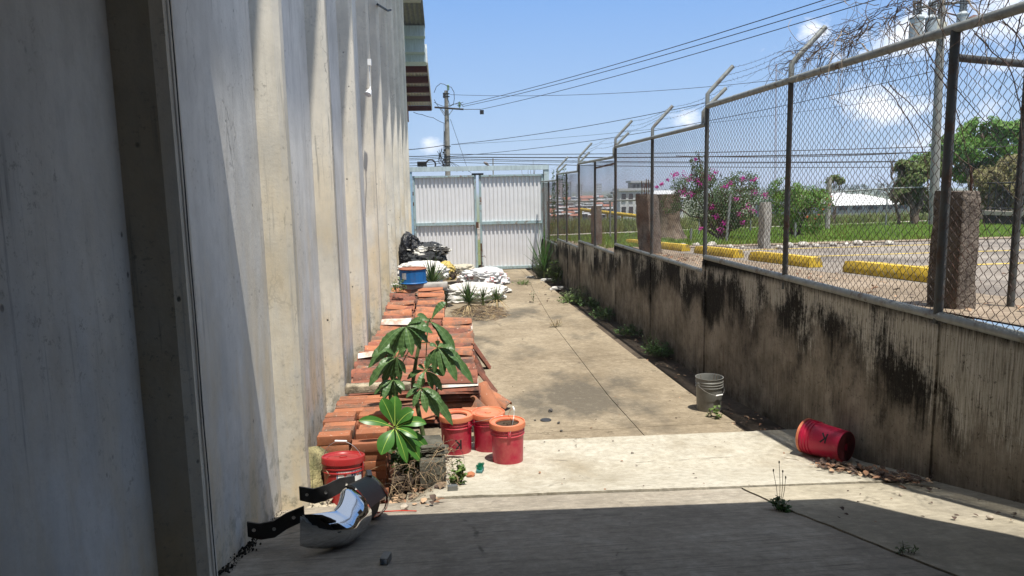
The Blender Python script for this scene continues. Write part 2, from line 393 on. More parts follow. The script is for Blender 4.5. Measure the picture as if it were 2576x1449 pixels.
LIGHTB = m_rust('pale_blue_beam', (.50, .60, .63), (.40, .34, .28), .66, .8, 3, .5, 0)
MAROON = simple('maroon_steel', (.095, .018, .022), .5, .2)
SHADEWALL = simple('shade_wall_dark', (.045, .044, .042), .9, .35, 3)  # dark tone for the unseen walls added to hold back light
# ---------------------------------------------------------------- ground of the alley and the ramp
def sheet(name, x0, x1, ys, mats, fn=gz, dz=0, nx=6, kind='structure', skirt=0, wob=0):
    mb = MB(); P = []
    fx0 = x0 if callable(x0) else (lambda y: x0); fx1 = x1 if callable(x1) else (lambda y: x1)
    for y in ys:
        a, b = fx0(y), fx1(y)
        P.append([Vector((a + (b - a) * i / nx, y, fn(a + (b - a) * i / nx, y) + dz + wob * mnoise.noise(Vector((a + (b - a) * i / nx, y, 0)) * .8))) for i in range(nx + 1)])
    mb.grid(P)
    if skirt:
        for row in (P[0], P[-1]):
            mb.grid([row, [p - Vector((0, 0, skirt)) for p in row]])
        for k in (0, nx):
            c = [r_[k] for r_ in P]; mb.grid([c, [p - Vector((0, 0, skirt)) for p in c]])
    return mb.build(name, mats, smooth=30, kind=kind)
def lin(a, b, n): return [a + (b - a) * i / n for i in range(n + 1)]
def jag(ys, a): return [y for y in ys]
SX = [(hit(1880, 1236)), (hit(2000, 1290)), (hit(2200, 1370)), (hit(2400, 1449))]
SX = sorted([(p.y, p.x) for p in SX]); SX = [(-9, SX[0][1] + .25)] + SX + [(5.6, SX[-1][1])]
def seam(y): return interp(SX, y) + .012 * mnoise.noise(Vector((y * 6, 0, 0)))
SN = [hit(1110, 1255), hit(1880, 1227), hit(2060, 1222)]; SF = [hit(1325, 1112), hit(1985, 1085)]
def ln2(a, b, x): return a.y + (b.y - a.y) * (x - a.x) / (b.x - a.x)
STR0 = (SN[0].y + SN[1].y) / 2; STR1 = (SF[0].y + SF[1].y) / 2
def s0(x): return ln2(SN[0], SN[1], x)
def s1(x): return ln2(SF[0], SF[1], x)
sheet('ground', -5, 3.62, lin(-9, 60, 230), SOIL, dz=-.05, nx=4)
def patch(name, xs, f0, f1, ny, mats, dz=0, skirt=.1, wob=0):
    """a slab between two edges y=f0(x) and y=f1(x)"""
    mb = MB(); P = []
    for j in range(ny + 1):
        row = []
        for x in xs:
            y = f0(x) + (f1(x) - f0(x)) * j / ny
            row.append(Vector((x, y, gz(x, y) + dz + wob * mnoise.noise(Vector((x * 2, y * 2, 0))))))
        P.append(row)
    mb.grid(P)
    for e in (P[0], P[-1], [r_[0] for r_ in P], [r_[-1] for r_ in P]):
        mb.grid([e, [p - Vector((0, 0, skirt)) for p in e]])
    return mb.build(name, mats, smooth=30, kind='structure')
def wig(x, k, a=.012): return a * mnoise.noise(Vector((x * 3, k, 0))) + a * .5 * mnoise.noise(Vector((x * 11, k, 0)))
RY = lin(-9, 1.5, 12) + lin(1.6, 4.95, 70)
mb = MB()
def rampsheet(name, fx0, fx1, mat, dz, n):
    mb = MB(); P = []
    for t in RY:
        row = []
        for i in range(n + 1):
            x = fx0(t) + (fx1(t) - fx0(t)) * i / n
            y = min(t, s0(x) - .012 + wig(x, 4)) if t < 4.9 else s0(x) - .012 + wig(x, 4)
            row.append(Vector((x, y, gz(x, y) + dz)))
        P.append(row)
    mb.grid(P)
    e = [r_[0] for r_ in P]; mb.grid([e, [p - Vector((0, 0, .1)) for p in e]]); e = [r_[-1] for r_ in P]; mb.grid([e, [p - Vector((0, 0, .1)) for p in e]])
    e = P[-1]; mb.grid([e, [p - Vector((0, 0, .1)) for p in e]])
    return mb.build(name, mat, smooth=30, kind='structure')
rampsheet('driveway_ramp', lambda y: -1.4, lambda y: seam(y) - .006, RAMP, 0, 24)
rampsheet('driveway_apron', lambda y: seam(y) + .006, lambda y: 3.5, APRON, .006, 16)
patch('pavement_strip', lin(-.35, 3.45, 220), lambda x: s0(x) + wig(x, 1, .02) + .012 * mnoise.noise(Vector((x * 30, 1, 0))), lambda x: s1(x) + wig(x, 2, .012) + .008 * mnoise.noise(Vector((x * 28, 5, 0))), 14, STRIP, .018, .12, .003)
SEAMX = [(hit(1620, 1095)), hit(1480, 930), hit(1395, 820), hit(1345, 735), hit(1322, 690)]
SEAMX = sorted([(p.y, p.x) for p in SEAMX])
def aseam(y): return interp(SEAMX, y)
slab_ys = [STR1 - .1]
for px, py in ((1560, 1078), (1500, 908), (1440, 822), (1385, 755), (1345, 700)):
    slab_ys.append(hit(px, py).y)
slab_ys.append(40)
for i, (a, b) in enumerate(zip(slab_ys, slab_ys[1:])):
    nn = max(3, int((b - a) / .3))
    sheet('path_slab', -1.5, lambda y: aseam(y) - .003, lin(a + .004, b - .004, nn), ALLEY, dz=0, skirt=.06)
    kerbx = 2.92
    sheet('path_slab', lambda y: aseam(y) + .003, kerbx + .06 * math.sin(i * 2.1), lin(a + .004, b - .004, nn), ALLEY, dz=.003, skirt=.06)
# ---------------------------------------------------------------- retaining wall (stepped) and chain-link fence
SEC = [(1.0, 9.18, 1.455, 3.40), (9.18, 14.1, 1.26, 3.175), (14.1, 17.9, 1.06, 2.985), (17.9, 21.25, .88, 2.80), (21.25, 24.6, .70, 2.62)]
XF = 3.45
rw = thing('retaining_wall', 'stained low concrete retaining wall with black streaks below the chain link fence', 'wall', (XF, 12, 0))
mb = MB()
for i, (a, b, zb, zt) in enumerate(SEC):
    a0 = -9 if i == 0 else a
    ys = lin(a0, b, max(2, int((b - a0) / .12))); zs = lin(-.6, zb - .028, 12)
    P = []
    for z in zs:
        P.append([Vector((-.012 + .010 * mnoise.noise(Vector((0, y * 2, z * 2))) + .004 * mnoise.noise(Vector((3, y * 9, z * 9))), y - 12, z)) for y in ys])
    mb.grid(P[::-1])
    mb.grid([[Vector((p.x, p.y, p.z)) for p in P[-1]], [Vector((.22, p.y, p.z)) for p in P[-1]]])
    mb.box(.0, .22, a0 - 12, b - 12, -.6, zb - .03)
mb.build('wall_face', RETAIN, rw, smooth=40)
for i, (a, b, zb, zt) in enumerate(SEC):                              # buttress strips under the posts
    for y in ([4.66, 9.14] if i == 0 else [b - .05, (a + b) / 2]):
        mb = MB(); mb.box(-.032, .01, y - 12 - .05, y - 12 + .05, -.5, zb - .05); mb.build('pilaster', RETAIN, rw)
fence = thing('chain_link_fence', 'grey chain link fence stepping down along the stained retaining wall, barbed wire arms', 'fence', (XF, 4.66, 1.4))
OFF = Vector((-XF, -4.66, -1.4))
def fb(mb, name, mat, smooth=None):
    mb.v = [tuple(Vector(v) + OFF) for v in mb.v]
    return mb.build(name, mat, fence, smooth)
posts = [(2.4, 0), (4.66, 0), (6.94, 0), (9.18, 0), (11.6, 1), (14.1, 1), (16.0, 2), (17.9, 2), (19.7, 3), (21.25, 3), (23.0, 4)]
main = {2.4, 6.94, 9.18, 14.1, 17.9, 21.25, 11.6}
for y, si in posts:
    a, b, zb, zt = SEC[si]
    mb = MB(); mb.tube([(XF, y, zb - .12), (XF, y, zt)], .031 if y in (4.66, 2.4) else .027, 12)
    fb(mb, 'post', PIPE2, 40)
    if y in main or y == 4.66:
        mb = MB(); z0 = zt
        if y != 4.66:
            mb.tube([(XF, y, z0 - .02), (XF, y, z0 + .15), (XF + .04, y, z0 + .20), (XF + .33, y, z0 + .50)], .027, 10)
            fb(mb, 'barb_arm', PIPE, 40)
        if y in (9.18, 14.1, 17.9, 21.25):                            # second, lower arm of the next section
            z1 = SEC[si + 1][3]
            mb = MB(); mb.tube([(XF, y + .14, z1), (XF, y + .14, z1 + .17), (XF + .04, y + .14, z1 + .22), (XF + .30, y + .14, z1 + .47)], .025, 10)
            fb(mb, 'barb_arm', PIPE, 40)
for i, (a, b, zb, zt) in enumerate(SEC):
    mb = MB(); mb.tube([(XF, a + .03, zt), (XF, b - .02, zt)], .029 if i else .033, 12); fb(mb, 'top_rail', PIPE, 40)
    mb = MB(); mb.tube([(XF, a + .03, zb), (XF, b - .02, zb)], .030 if i else .034, 12); fb(mb, 'bottom_rail', PIPE, 40)
    # woven wires: every picket zigzags and hooks into its neighbour
    mb = MB(); w = .043; hh = .0355; k = 0; y = max(a, 2.2) + .04
    n = int((zt - zb - .05) / hh)
    while y < b - .06:
        pts = []
        for j in range(n + 1):
            s_ = (j + k) % 2
            z = zb + .03 + j * hh
            sag = .006 * mnoise.noise(Vector((y * .9, z * 1.5, 5)))
            pts.append(Vector((XF + .004 * (1 if s_ else -1) + sag * 3, y + (w if s_ else 0) + sag, z)))
        mb.tube(pts, (.0029 if i == 0 else .0025), 3, cap=False); y += w; k += 1
    fb(mb, 'mesh_panel', WIRE)
# barbed strands
for s_ in range(3):
    mb = MB()
    t = (.95, .62, .3)[s_]
    for si, (a, b, zb, zt) in enumerate(SEC):
        p0 = Vector((XF + .33 * t, max(a, 1.5), zt + .20 + .30 * t)); p1 = Vector((XF + .33 * t, b, zt + .20 + .30 * t))
        n = int((b - p0.y) / .06); pts = []
        for i in range(n + 1):
            q = p0.lerp(p1, i / n); q.z -= .05 * math.sin(PI * ((q.y * .43) % 1)) ; q.x += .008 * math.sin(q.y * 40); q.z += .006 * mnoise.noise(Vector((q.y * 7, s_, 0)))
            pts.append(q)
            if i % 2 == 0 and q.y < 18:
                dv = Vector((R.uniform(-1, 1), R.uniform(-.4, .4), R.uniform(-1, 1))).normalized() * .022
                mb.tube([q - dv, q + dv], .0014, 3, cap=False)
        mb.tube(pts, .0021, 4, cap=False)
    fb(mb, 'barbed_wire', WIRE)
# return frame at the near post
mb = MB(); q = at_y(2455, 100, 4.66); q2 = at_y(2568, 112, 4.9)
fz = SEC[0][3] - .19
mb.tube([(XF + .02, 4.66, fz), (XF + .62, 4.75, fz - .03)], .026, 10); mb.tube([(XF + .62, 4.75, 1.4), (XF + .62, 4.75, fz + .01)], .026, 10)
fb(mb, 'return_frame', PIPE2, 40)
mb = MB(); mb.tube([(XF, 14.15, SEC[2][3] - .13), (XF + .02, 16, SEC[2][3] - .16)], .02, 8); fb(mb, 'brace_rail', m_rust('rusty_rail', (.2, .12, .1), (.12, .05, .03)), 40)
# ---------------------------------------------------------------- warehouse on the left
wh = thing('warehouse', 'tall ribbed grey concrete warehouse wall with overhanging roof on the left of the alley', 'building', (-1.15, 12, 0))
def wb(mb, name, mat, smooth=None, **k):
    mb.v = [(v[0] + 1.15, v[1] - 12, v[2]) for v in mb.v]
    return mb.build(name, mat, wh, smooth, **k)
HW = 9.3
mb = MB()
mb.box(-1.6, -1.15, -9, 25.15, -.8, HW); wb(mb, 'wall', WALL)
mb = MB(); mb.box(-3.2, -2.75, 25.15, 64, -.8, HW); mb.box(-2.75, -1.6, 25.0, 25.15, -.8, HW); wb(mb, 'rear_wall', WALL)
RIBS = [-1.35, .72, 2.76, 4.80, 6.79, 8.96, 11.20, 13.17, 15.40, 17.65, 19.75, 21.9, 23.9]
for y in RIBS:
    mb = MB()
    xs = [(-1.16, y), (-1.02, y + .045), (-.985, y + .085), (-.985, y + .185), (-1.02, y + .225), (-1.16, y + .30)]
    P = [[Vector((x + .004 * mnoise.noise(Vector((x * 9, yy, z * .8))), yy + .004 * mnoise.noise(Vector((yy * 3, 7, z))), z)) for x, yy in xs] for z in lin(-.8, HW, 40)]
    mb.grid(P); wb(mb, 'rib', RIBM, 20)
for y in (2.76, 6.79, 11.20, 15.40, 19.75):                            # panel joints run down the ribs
    mb = MB()
    pts = lin(-.5, HW, 90)
    vs = []
    for z in pts:
        o_ = .006 * mnoise.noise(Vector((y, z * 3, 0))); w_ = .007 + .006 * abs(mnoise.noise(Vector((y, z * 5, 3))))
        vs += [Vector((-.976, y + .135 + o_ - w_, z)), Vector((-.976, y + .135 + o_ + w_, z))]
    mb.add(vs, [(2 * i, 2 * i + 1, 2 * i + 3, 2 * i + 2) for i in range(len(pts) - 1)]); wb(mb, 'joint', simple('joint_gap', (.012, .012, .011), .95))
# roof overhang: corrugated sheet on beams
HE = 9.35
mb = MB(); P = []
for y in (-9, 32.4):
    P.append([Vector((x, y, HE + .05 + .035 * math.sin(x * 2 * PI / .19))) for x in lin(-6, -.434, 150)])
mb.grid(P); mb.grid([[v + Vector((0, 0, .02)) for v in row] for row in P])
mb.box(-.45, -.425, -9, 32.4, HE - .04, HE + .12); wb(mb, 'roof', simple('roof_sheet', (.16, .155, .15), .7, .3), 60)
BEAMC = simple('beam_concrete', (.42, .41, .39), .85, .2)
for y in (2, 8, 14, 20, 26.2):
    mb = MB(); mb.box(-1.15, -.46, y, y + .35, HE - .42, HE - .02); wb(mb, 'roof_beam', BEAMC)
mb = MB(); mb.box(-3.2, -.48, 32.5, 33.1, 8.35, HE); mb.box(-3.2, -.46, 33.1, 34.2, 8.05, 8.75); mb.box(-3.2, -.44, 31.9, 32.5, 8.9, HE - .02)
wb(mb, 'roof_beam', LIGHTB)
mb = MB(); mb.box(-.5, -.40, 33.9, 34.6, 8.15, 8.95); wb(mb, 'gutter_end', simple('white_trim', (.7, .7, .68), .5))
# maroon rear canopy with tiled deck
zc = 8.55
ca = thing('rear_canopy', 'maroon framed canopy with pale ribbed ceiling beyond the gate under the roof end', 'canopy', (-1.6, 34, 0))
def cb(mb, name, mat, smooth=None):
    mb.v = [(v[0] + 1.6, v[1] - 34, v[2]) for v in mb.v]; return mb.build(name, mat, ca, smooth)
CY = [35.1, 38.3, 42.1, 46.1, 50.7, 56.4]
mb = MB(); P = []
for y in (34.6, 56.8):
    P.append([Vector((x, y, zc + .28 + .03 * math.sin(x * 2 * PI / .2))) for x in lin(-2.75, -.47, 80)])
mb.grid(P); mb.box(-.47, -.42, 34.6, 56.8, zc - .05, zc + .4); cb(mb, 'roof_deck', simple('canopy_sheet', (.50, .46, .43), .7, .15), 60)
for y in CY:
    mb = MB(); mb.box(-2.72, -.475, y, y + .32, zc - .12, zc + .24); cb(mb, 'purlin', MAROON)
mb = MB(); T0 = [Vector((-1.78 - .022 * (y - 34), y, zc)) for y in lin(34.8, 57, 12)]; T1 = [p - Vector((0, 0, .1 + .75 * (i / 12) ** .8)) for i, p in enumerate(T0)]
mb.tube(T0, .06, 6); mb.tube(T1, .07, 6)
for i in range(12): mb.tube([T0[i], T1[i + 1]], .035, 5); mb.tube([T1[i], T0[i]], .035, 5)
mb.tube([T1[-1], T0[-1]], .05, 6); cb(mb, 'truss', simple('red_steel', (.22, .05, .045), .5))
# little things on the wall
p = at_x(925, 157, -.98); lm = thing('wall_lamp', 'small white floodlight on a bracket hanging from a warehouse rib', 'lamp', p)
mb = MB(); mb.box(-.0, .05, -.03, .03, -.045, .045); mb.build('junction_box', simple('white_plastic', (.72, .72, .70), .4), lm)
p2 = at_x(931, 235, -.93) - p
mb = MB(); mb.tube([(.02, 0, -.04), (.02, 0, p2.z * .7), p2 + Vector((0, 0, .05))], .008, 8); mb.build('conduit', bpy.data.materials['white_plastic'], lm, 40)
mb = MB(); mb.lathe([(.02, 0), (.05, .02), (.09, .16), (.095, .19), (.07, .2)], 20, M=Matrix.Translation(p2 + Vector((0, 0, .05))) @ Euler((PI * .8, .35, 0)).to_matrix().to_4x4() @ Matrix.Scale(.5, 4), cap1=True)
mb.build('lamp_head', simple('lamp_glass', (.75, .77, .78), .15), lm, 40)
a, b = at_x(945, 11, -1.0), at_x(980, 25, -1.0)
mb = MB(); mb.tube([a + Vector((.03, 0, 0)), (a + b) / 2 + Vector((.08, 0, -.06)), b + Vector((.03, 0, 0))], .02, 6)
mb.build('wall_cable', simple('black_rubber', (.012, .012, .012), .6), None, 60, 'short black cable strung between two ribs high on the warehouse wall', 'cable')
# loading shed that shades the near ground
sh = thing('loading_shed', 'dark open loading shed roof over the near end of the ramp', 'shed', (1, -2, 0))
def sb(mb, name, mat):
    mb.v = [(v[0] - 1, v[1] + 2, v[2]) for v in mb.v]; return mb.build(name, mat, sh)
tt = 3.3; zr = .4 + tt
def up(x, y): return (x + .115 * tt, y - .28 * tt)
poly = [up(-1.7, 4.66), up(-.9, 4.44), up(.93, 4.29), up(2.54, 4.16), up(2.66, 3.64), up(2.95, 2.9), up(2.95, -1.0)]
poly = [(max(-1.14, x), y) for x, y in poly] + [(-1.14, -2.4)]
mb = MB(); n = len(poly); mb.add([(x, y, z) for z in (zr, zr + .15) for x, y in poly], [tuple(range(n - 1, -1, -1)), tuple(range(n, 2 * n))] + [(i, (i + 1) % n, (i + 1) % n + n, i + n) for i in range(n)])
sb(mb, 'roof', simple('shed_roof_sheet', (.04, .04, .04), .8))
mb = MB(); mb.box(-1.14, 3.44, -1.7, -1.5, -.5, zr); sb(mb, 'rear_wall', SHADEWALL)  # unseen wall behind the camera, added to darken the near end
mb = MB(); mb.box(3.46, 3.6, -5, 2.3, 0, zr); sb(mb, 'shade_side_wall', SHADEWALL)  # unseen, added to keep light out from the right
# ---------------------------------------------------------------- gate
YG = 24.9
def gx(px): return at_y(px, 560, YG).x
gt = thing('double_gate', 'tall double gate of white corrugated sheet in a pale blue steel frame', 'gate', (1.32, YG, -.36))
def gb(mb, name, mat, smooth=None, par=gt, **k):
    mb.v = [(v[0] - 1.32, v[1] - YG, v[2] + .36) for v in mb.v]; return mb.build(name, mat, par, smooth, **k)
gxa, gxb, gxc, gxd = gx(1042), gx(1200), gx(1207), gx(1368)
def corr(x0, x1, z0, z1, y):
    P0 = []; n = 15; p = (x1 - x0) / n
    for i in range(n):
        b0 = x0 + i * p
        P0 += [(b0, 0), (b0 + p * .12, -.035), (b0 + p * .52, -.035), (b0 + p * .64, 0)]
    P0.append((x1, 0))
    return [[Vector((x, y + d, z)) for x, d in P0] for z in (z0, z1)]
zt_, zm, zbot = 2.86, 1.25, -.33
for side, (x0, x1) in enumerate(((gxa, gxb), (gxc, gxd))):
    mb = MB(); mb.grid(corr(x0 + .06, x1 - .06, zbot, zm - .03, YG)); mb.grid(corr(x0 + .06, x1 - .06, zm + .05, zt_, YG))
    leaf = gb(mb, 'gate_leaf', GATEW)
    mb = MB()
    mb.box(x0, x0 + .07, YG - .06, YG + .03, zbot, zt_ + .03); mb.box(x1 - .07, x1, YG - .06, YG + .03, zbot, zt_ + .03)
    mb.box(x0 + .07, x1 - .07, YG - .10, YG + .03, zt_ - .03, zt_ + .027); mb.box(x0 + .07, x1 - .07, YG - .10, YG + .02, zm - .05, zm + .05)
    mb.box(x0 + .07, x1 - .07, YG - .06, YG + .02, zbot - .03, zbot + .06)
    o = gb(mb, 'leaf_frame', GATEB, None, leaf)
for x in (gxa - .1, gxd + .1):
    mb = MB(); mb.box(x - .085, x + .085, YG - .12, YG + .12, -.5, 3.03); gb(mb, 'gate_post', LIGHTB if x > 0 else simple('blue_post', (.26, .40, .52), .5, .15))
mb = MB(); mb.box(gxa - .19, gxd + .185, YG - .14, YG + .09, 3.035, 3.19); gb(mb, 'lintel_beam', LIGHTB)
mb = MB(); mb.box(gxb - .14, gxb + .26, YG - .09, YG + .05, zt_ + .03, zt_ + .09); gb(mb, 'stop_block', simple('black_steel', (.02, .02, .02), .6))
RUST = m_rust('rust_iron', (.12, .07, .045), (.13, .055, .025), .4, .55, 8, .8, .1)
mb = MB(); mb.box(gxb - .04, gxb + .05, YG - .13, YG - .06, zm - .16, zm + .04); gb(mb, 'latch', RUST)
mb = MB(); mb.tube([(gxc + .02, YG - .1, .55), (gxc + .02, YG - .1, -.3), (gxc + .02, YG - .13, -.34)], .014, 6); mb.tube([(gxc + .03, YG - .12, .1), (gxc + .14, YG - .14, .12), (gxc + .15, YG - .14, .06)], .012, 6)
mb.box(gxc - .0, gxc + .05, YG - .12, YG - .07, .3, .55); gb(mb, 'drop_bolt', RUST)
for z in (2.3, 1.95, .1):
    mb = MB(); mb.tube([(gxa - .005, YG - .09, z - .06), (gxa - .005, YG - .09, z + .06)], .025, 8); gb(mb, 'hinge', RUST)
p = at_y(1062, 427, YG)
mb = MB(); mb.bbox(.32, .14, .16, .02, M=TR((p.x, YG, 3.29), (.2, 0, 0))); mb.tube([(p.x, YG, 3.19), (p.x, YG, 3.24)], .02, 6)
mb.build('floodlight', simple('black_case', (.014, .014, .014), .5), None, 40, 'small black floodlight box standing on top of the gate beam', 'light')
p = at_y(1084, 427, YG)
mb = MB(); mb.tube([(p.x + .16 * math.cos(t), YG, 3.27 + .16 * math.sin(t)) for t in lin(-.45, PI + .45, 20)], .026, 8)
mb.build('cable_loop', bpy.data.materials['black_case'], None, 50, 'black hose loop standing on the gate beam beside the floodlight', 'hose')
# ================================================================ pails
RED = simple('red_plastic', (.44, .010, .048), .38, .12, 5, spec=.4, dirt=(.50, .10, .10), bs=.15)
RED2 = simple('brick_red_plastic', (.30, .022, .022), .35, .1, 5, spec=.5, bs=.05)
ORG = simple('faded_orange_plastic', (.56, .18, .09), .5, .14, 6, dirt=(.50, .10, .05), bs=.05)
GREYP = simple('grey_plastic', (.20, .20, .185), .5, .15, 5, dirt=(.12, .115, .10), bs=.05)
INK = simple('black_ink', (.012, .010, .012), .6, .1)
STEEL = simple('steel_wire', (.45, .45, .44), .35, .1, metal=.7)
WHITEP = bpy.data.materials['white_plastic']
MUCK = simple('dried_muck', (.06, .038, .022), .95, .4, 20, bs=.6, bd=.02)
def prof(open_top=False):
    p = [(.0, .004), (.120, .004), (.130, .0), (.1325, .01), (.1415, .255), (.1425, .262), (.150, .266), (.150, .272), (.1435, .276), (.1435, .291), (.151, .295), (.151, .301), (.1445, .305), (.1445, .32), (.151, .324), (.151, .330), (.146, .334), (.147, .362)]
    if open_top: p += [(.152, .366), (.152, .372), (.145, .372), (.141, .34), (.129, .012), (.0, .012)]
    return p
def lid(kind):
    p = [(.149, .325), (.1575, .328), (.1585, .362), (.156, .372), (.150, .376), (.146, .374), (.143, .364)]
    if kind == 'closed': p += [(.139, .361), (.05, .362), (.0, .363)]
    if kind == 'hole': p += [(.105, .361), (.103, .355), (.103, .345)]
    return p
def bail(mb, th, up, r=.156, lx=0):
    """wire bail hinged at the two ears; th turns it round the pail, up is the swing angle from flat forward"""
    pts = []
    for t in lin(0, PI, 24):
        a = r * math.cos(t) * 1.02; b = .19 * math.sin(t)
        pts.append(Vector((a, -b * math.cos(up), .30 + b * math.sin(up))))
    M = Matrix.Rotation(th, 4, 'Z')
    mb.tube([M @ p for p in pts], .0022, 6)
    return M, pts
def pail(loc, rz, label, col, lidmat=None, lidkind=None, bth=0, bup=None, group='red pails', name='pail', rot=None, openp=False):
    t = thing(name, label, 'bucket', loc, rz, group)
    if rot is not None: t.rotation_euler = rot
    mb = MB(); mb.lathe(prof(openp), 56); mb.build('body', col, t, 40)
    if lidkind:
        mb = MB(); mb.lathe(lid(lidkind), 56)
        for k in range(14):
            q = 2 * PI * k / 14; M = Matrix.Rotation(q, 4, 'Z')
            mb.box(.1578, .1600, -.002, .002, .328, .344, M=M)
        if lidkind == 'closed':
            mb.lathe([(.03, .362), (.03, .369), (.0, .370)], 20); mb.lathe([(.118, .362), (.116, .366), (.112, .362)], 48)
        l = mb.build('lid', lidmat, t, 40)
    if bup is not None:
        mb = MB(); M, pts = bail(mb, bth, bup); b = mb.build('bail', STEEL, t, 60)
        mid = pts[12]; mb = MB(); mb.tube([M @ (mid + Vector((-.045, 0, 0))), M @ (mid + Vector((.045, 0, 0)))], .008, 10); mb.build('grip', WHITEP, b, 60)
        for s_ in (-1, 1):
            mb = MB(); mb.bbox(.012, .03, .055, .004, M=M @ Matrix.Translation((s_ * .153, 0, .295))); mb.build('ear', col, t, 40)
    return t
def wrap(t, polys, name, mat, r0, z0, th, flip=False, k=(.1415 - .1325) / .245):
    """lettering: flat polygons (u,v in metres) laid on the pail's tapered side"""
    mb = MB()
    for vs, fs in polys:
        out = []
        for u, v in vs:
            if flip: u, v = -u, -v
            z = z0 + v; r = .1325 + (z - .01) * k + .0012
            q = th + u / r
            out.append((r * math.cos(q), r * math.sin(q), z))
        mb.add(out, fs)
    return mb.build(name, mat, t)
def bar(x0, y0, x1, y1, w, n=6):
    d = Vector((x1 - x0, y1 - y0)); nn = Vector((-d.y, d.x)).normalized() * w / 2
    vs = []; fs = []
    for i in range(n + 1):
        x, y = x0 + d.x * i / n, y0 + d.y * i / n
        vs += [(x - nn.x, y - nn.y), (x + nn.x, y + nn.y)]
    for i in range(n): fs.append((2 * i, 2 * i + 1, 2 * i + 3, 2 * i + 2))
    return vs, fs
def letterK(s=1):
    return [bar(-.02 * s, -.045 * s, -.02 * s, .045 * s, .015 * s), bar(-.014 * s, -.002 * s, .026 * s, .045 * s, .014 * s), bar(-.012 * s, .004 * s, .028 * s, -.045 * s, .015 * s)]
def text_polys(txt, size, x0, y0, bold=.012):
    cu = bpy.data.curves.new('t', 'FONT'); cu.body = txt; cu.size = size; cu.offset = bold * size; cu.resolution_u = 3
    o = bpy.data.objects.new('t', cu); COL.objects.link(o)
    dg = bpy.context.evaluated_depsgraph_get(); me = o.evaluated_get(dg).to_mesh()
    vs = [(v.co.x + x0, v.co.y + y0) for v in me.vertices]; fs = [tuple(p.vertices) for p in me.polygons]
    wd = max(v[0] for v in vs) - x0
    o.evaluated_get(dg).to_mesh_clear(); bpy.data.objects.remove(o); bpy.data.curves.remove(cu)
    return (vs, fs), wd
def onz(v, dz=.018): return Vector((v.x, v.y, gz(v.x, v.y) + dz))
def face(loc): return math.atan2(-loc.y, -loc.x)                      # angle that looks back at the camera
# front right pail
h = onz(hit(1278, 1163)); h.z = gz(h.x, h.y) + .005
PB3 = pail(h, .4, 'red pail with muck in its orange lid, frontmost of three beside the tiles', RED, ORG, 'hole', 1.2, 1.25)
mb = MB()
for i, (x, y, r) in enumerate(((.035, .02, .06), (-.055, -.03, .04), (.05, -.05, .03))): mb.blob((x, y, .345), (r, r * .8, .016), 2, .3, 3, seed=i)
mb.lathe([(.0, .342), (.104, .342)], 30); mb.build('muck', MUCK, PB3, 60)
h = hit(1150, 1140); h.z = gz(h.x, h.y) + .005
PB1 = pail(h, 0, 'red pail marked with an upside down black K, beside the leafy plant', RED, ORG, 'hole', 2.4, -.55)
wrap(PB1, letterK(1.0), 'letter_mark', INK, .14, .125, face(h) + .12, flip=True)
mb = MB(); mb.lathe([(.0, .335), (.104, .335)], 30); mb.build('inner_floor', simple('dusty_pink', (.38, .20, .15), .9, .2), PB1)
h = hit(1230, 1133); h.z = gz(h.x, h.y) + .005
PB2 = pail(h, 1, 'red pail with closed orange lid, behind the other two red pails', RED, ORG, 'closed', -.5, .35)
h = hit(1783, 1031); h.z = gz(h.x, h.y) + .008
GB = pail(h, 0, 'grey open pail holding dry twigs at the foot of the retaining wall', GREYP, None, None, .35, -.55, None, openp=True)
mb = MB()
for k in range(7):
    q = R.uniform(0, 6.28); a = Vector((.06 * math.cos(q), .06 * math.sin(q), .08)); b = Vector((.12 * math.cos(q + R.uniform(-.6, .6)), .12 * math.sin(q + R.uniform(-.5, .5)), R.uniform(.39, .47)))
    mb.tube([a, (a + b) / 2 + Vector((R.uniform(-.02, .02), R.uniform(-.02, .02), 0)), b], [.004, .003, .0015], 5)
TWIG = simple('dry_twig', (.20, .14, .09), .9, .35, 20)
mb.v = [tuple(Vector(v) + h) for v in mb.v]
mb.build('twig_bunch', TWIG, None, 60, 'few dry twigs sticking up out of the grey pail', 'twigs')
# overturned pail
ax = Vector((.47, -.88, -.045)).normalized()
c0 = Vector((3.13, 5.78, 0)); c0.z = gz(c0.x, c0.y) + .018 + .152
up_ = Vector((0, 0, 1)); zax = ax * -1; xax = up_.cross(zax).normalized(); yax = zax.cross(xax)
M = Matrix((xax, yax, zax)).transposed().to_4x4()
bot = c0 + ax * .36; bot.z = gz(bot.x, bot.y) + .018 + .131
FP = pail(bot, 0, 'red pail with black K lying on its side against the wall', RED, None, None, openp=True, rot=(M @ Matrix.Rotation(.3, 4, 'Z')).to_euler())
zd = (c0 - bot).normalized(); xd = Vector((0, 0, 1)).cross(zd).normalized(); yd = zd.cross(xd)
FP.rotation_euler = Matrix((xd, yd, zd)).transposed().to_euler()
mb = MB(); mb.lathe([(.1525, .352), (.1545, .354), (.1545, .374), (.1515, .375)], 50); mb.build('rim_band', ORG, FP, 40)
def side_angle(t):
    m = Matrix((xd, yd, zd)); v = m @ (Vector((0, 0, CAMZ)) - t.location); return math.atan2(v.y, v.x)
wrap(FP, [([(v, -u) for u, v in vs], fs) for vs, fs in letterK(.95)], 'letter_mark', INK, .14, .13, side_angle(FP) + .15, flip=True)
mb = MB(); mb.box(-.09, -.02, -.075, .075, -.0035, .003); mb.lathe([(.03, -.002), (.124, -.002)], 40); mb.build('base_plate', simple('dark_red_base', (.09, .012, .016), .6, .4, 9), FP)
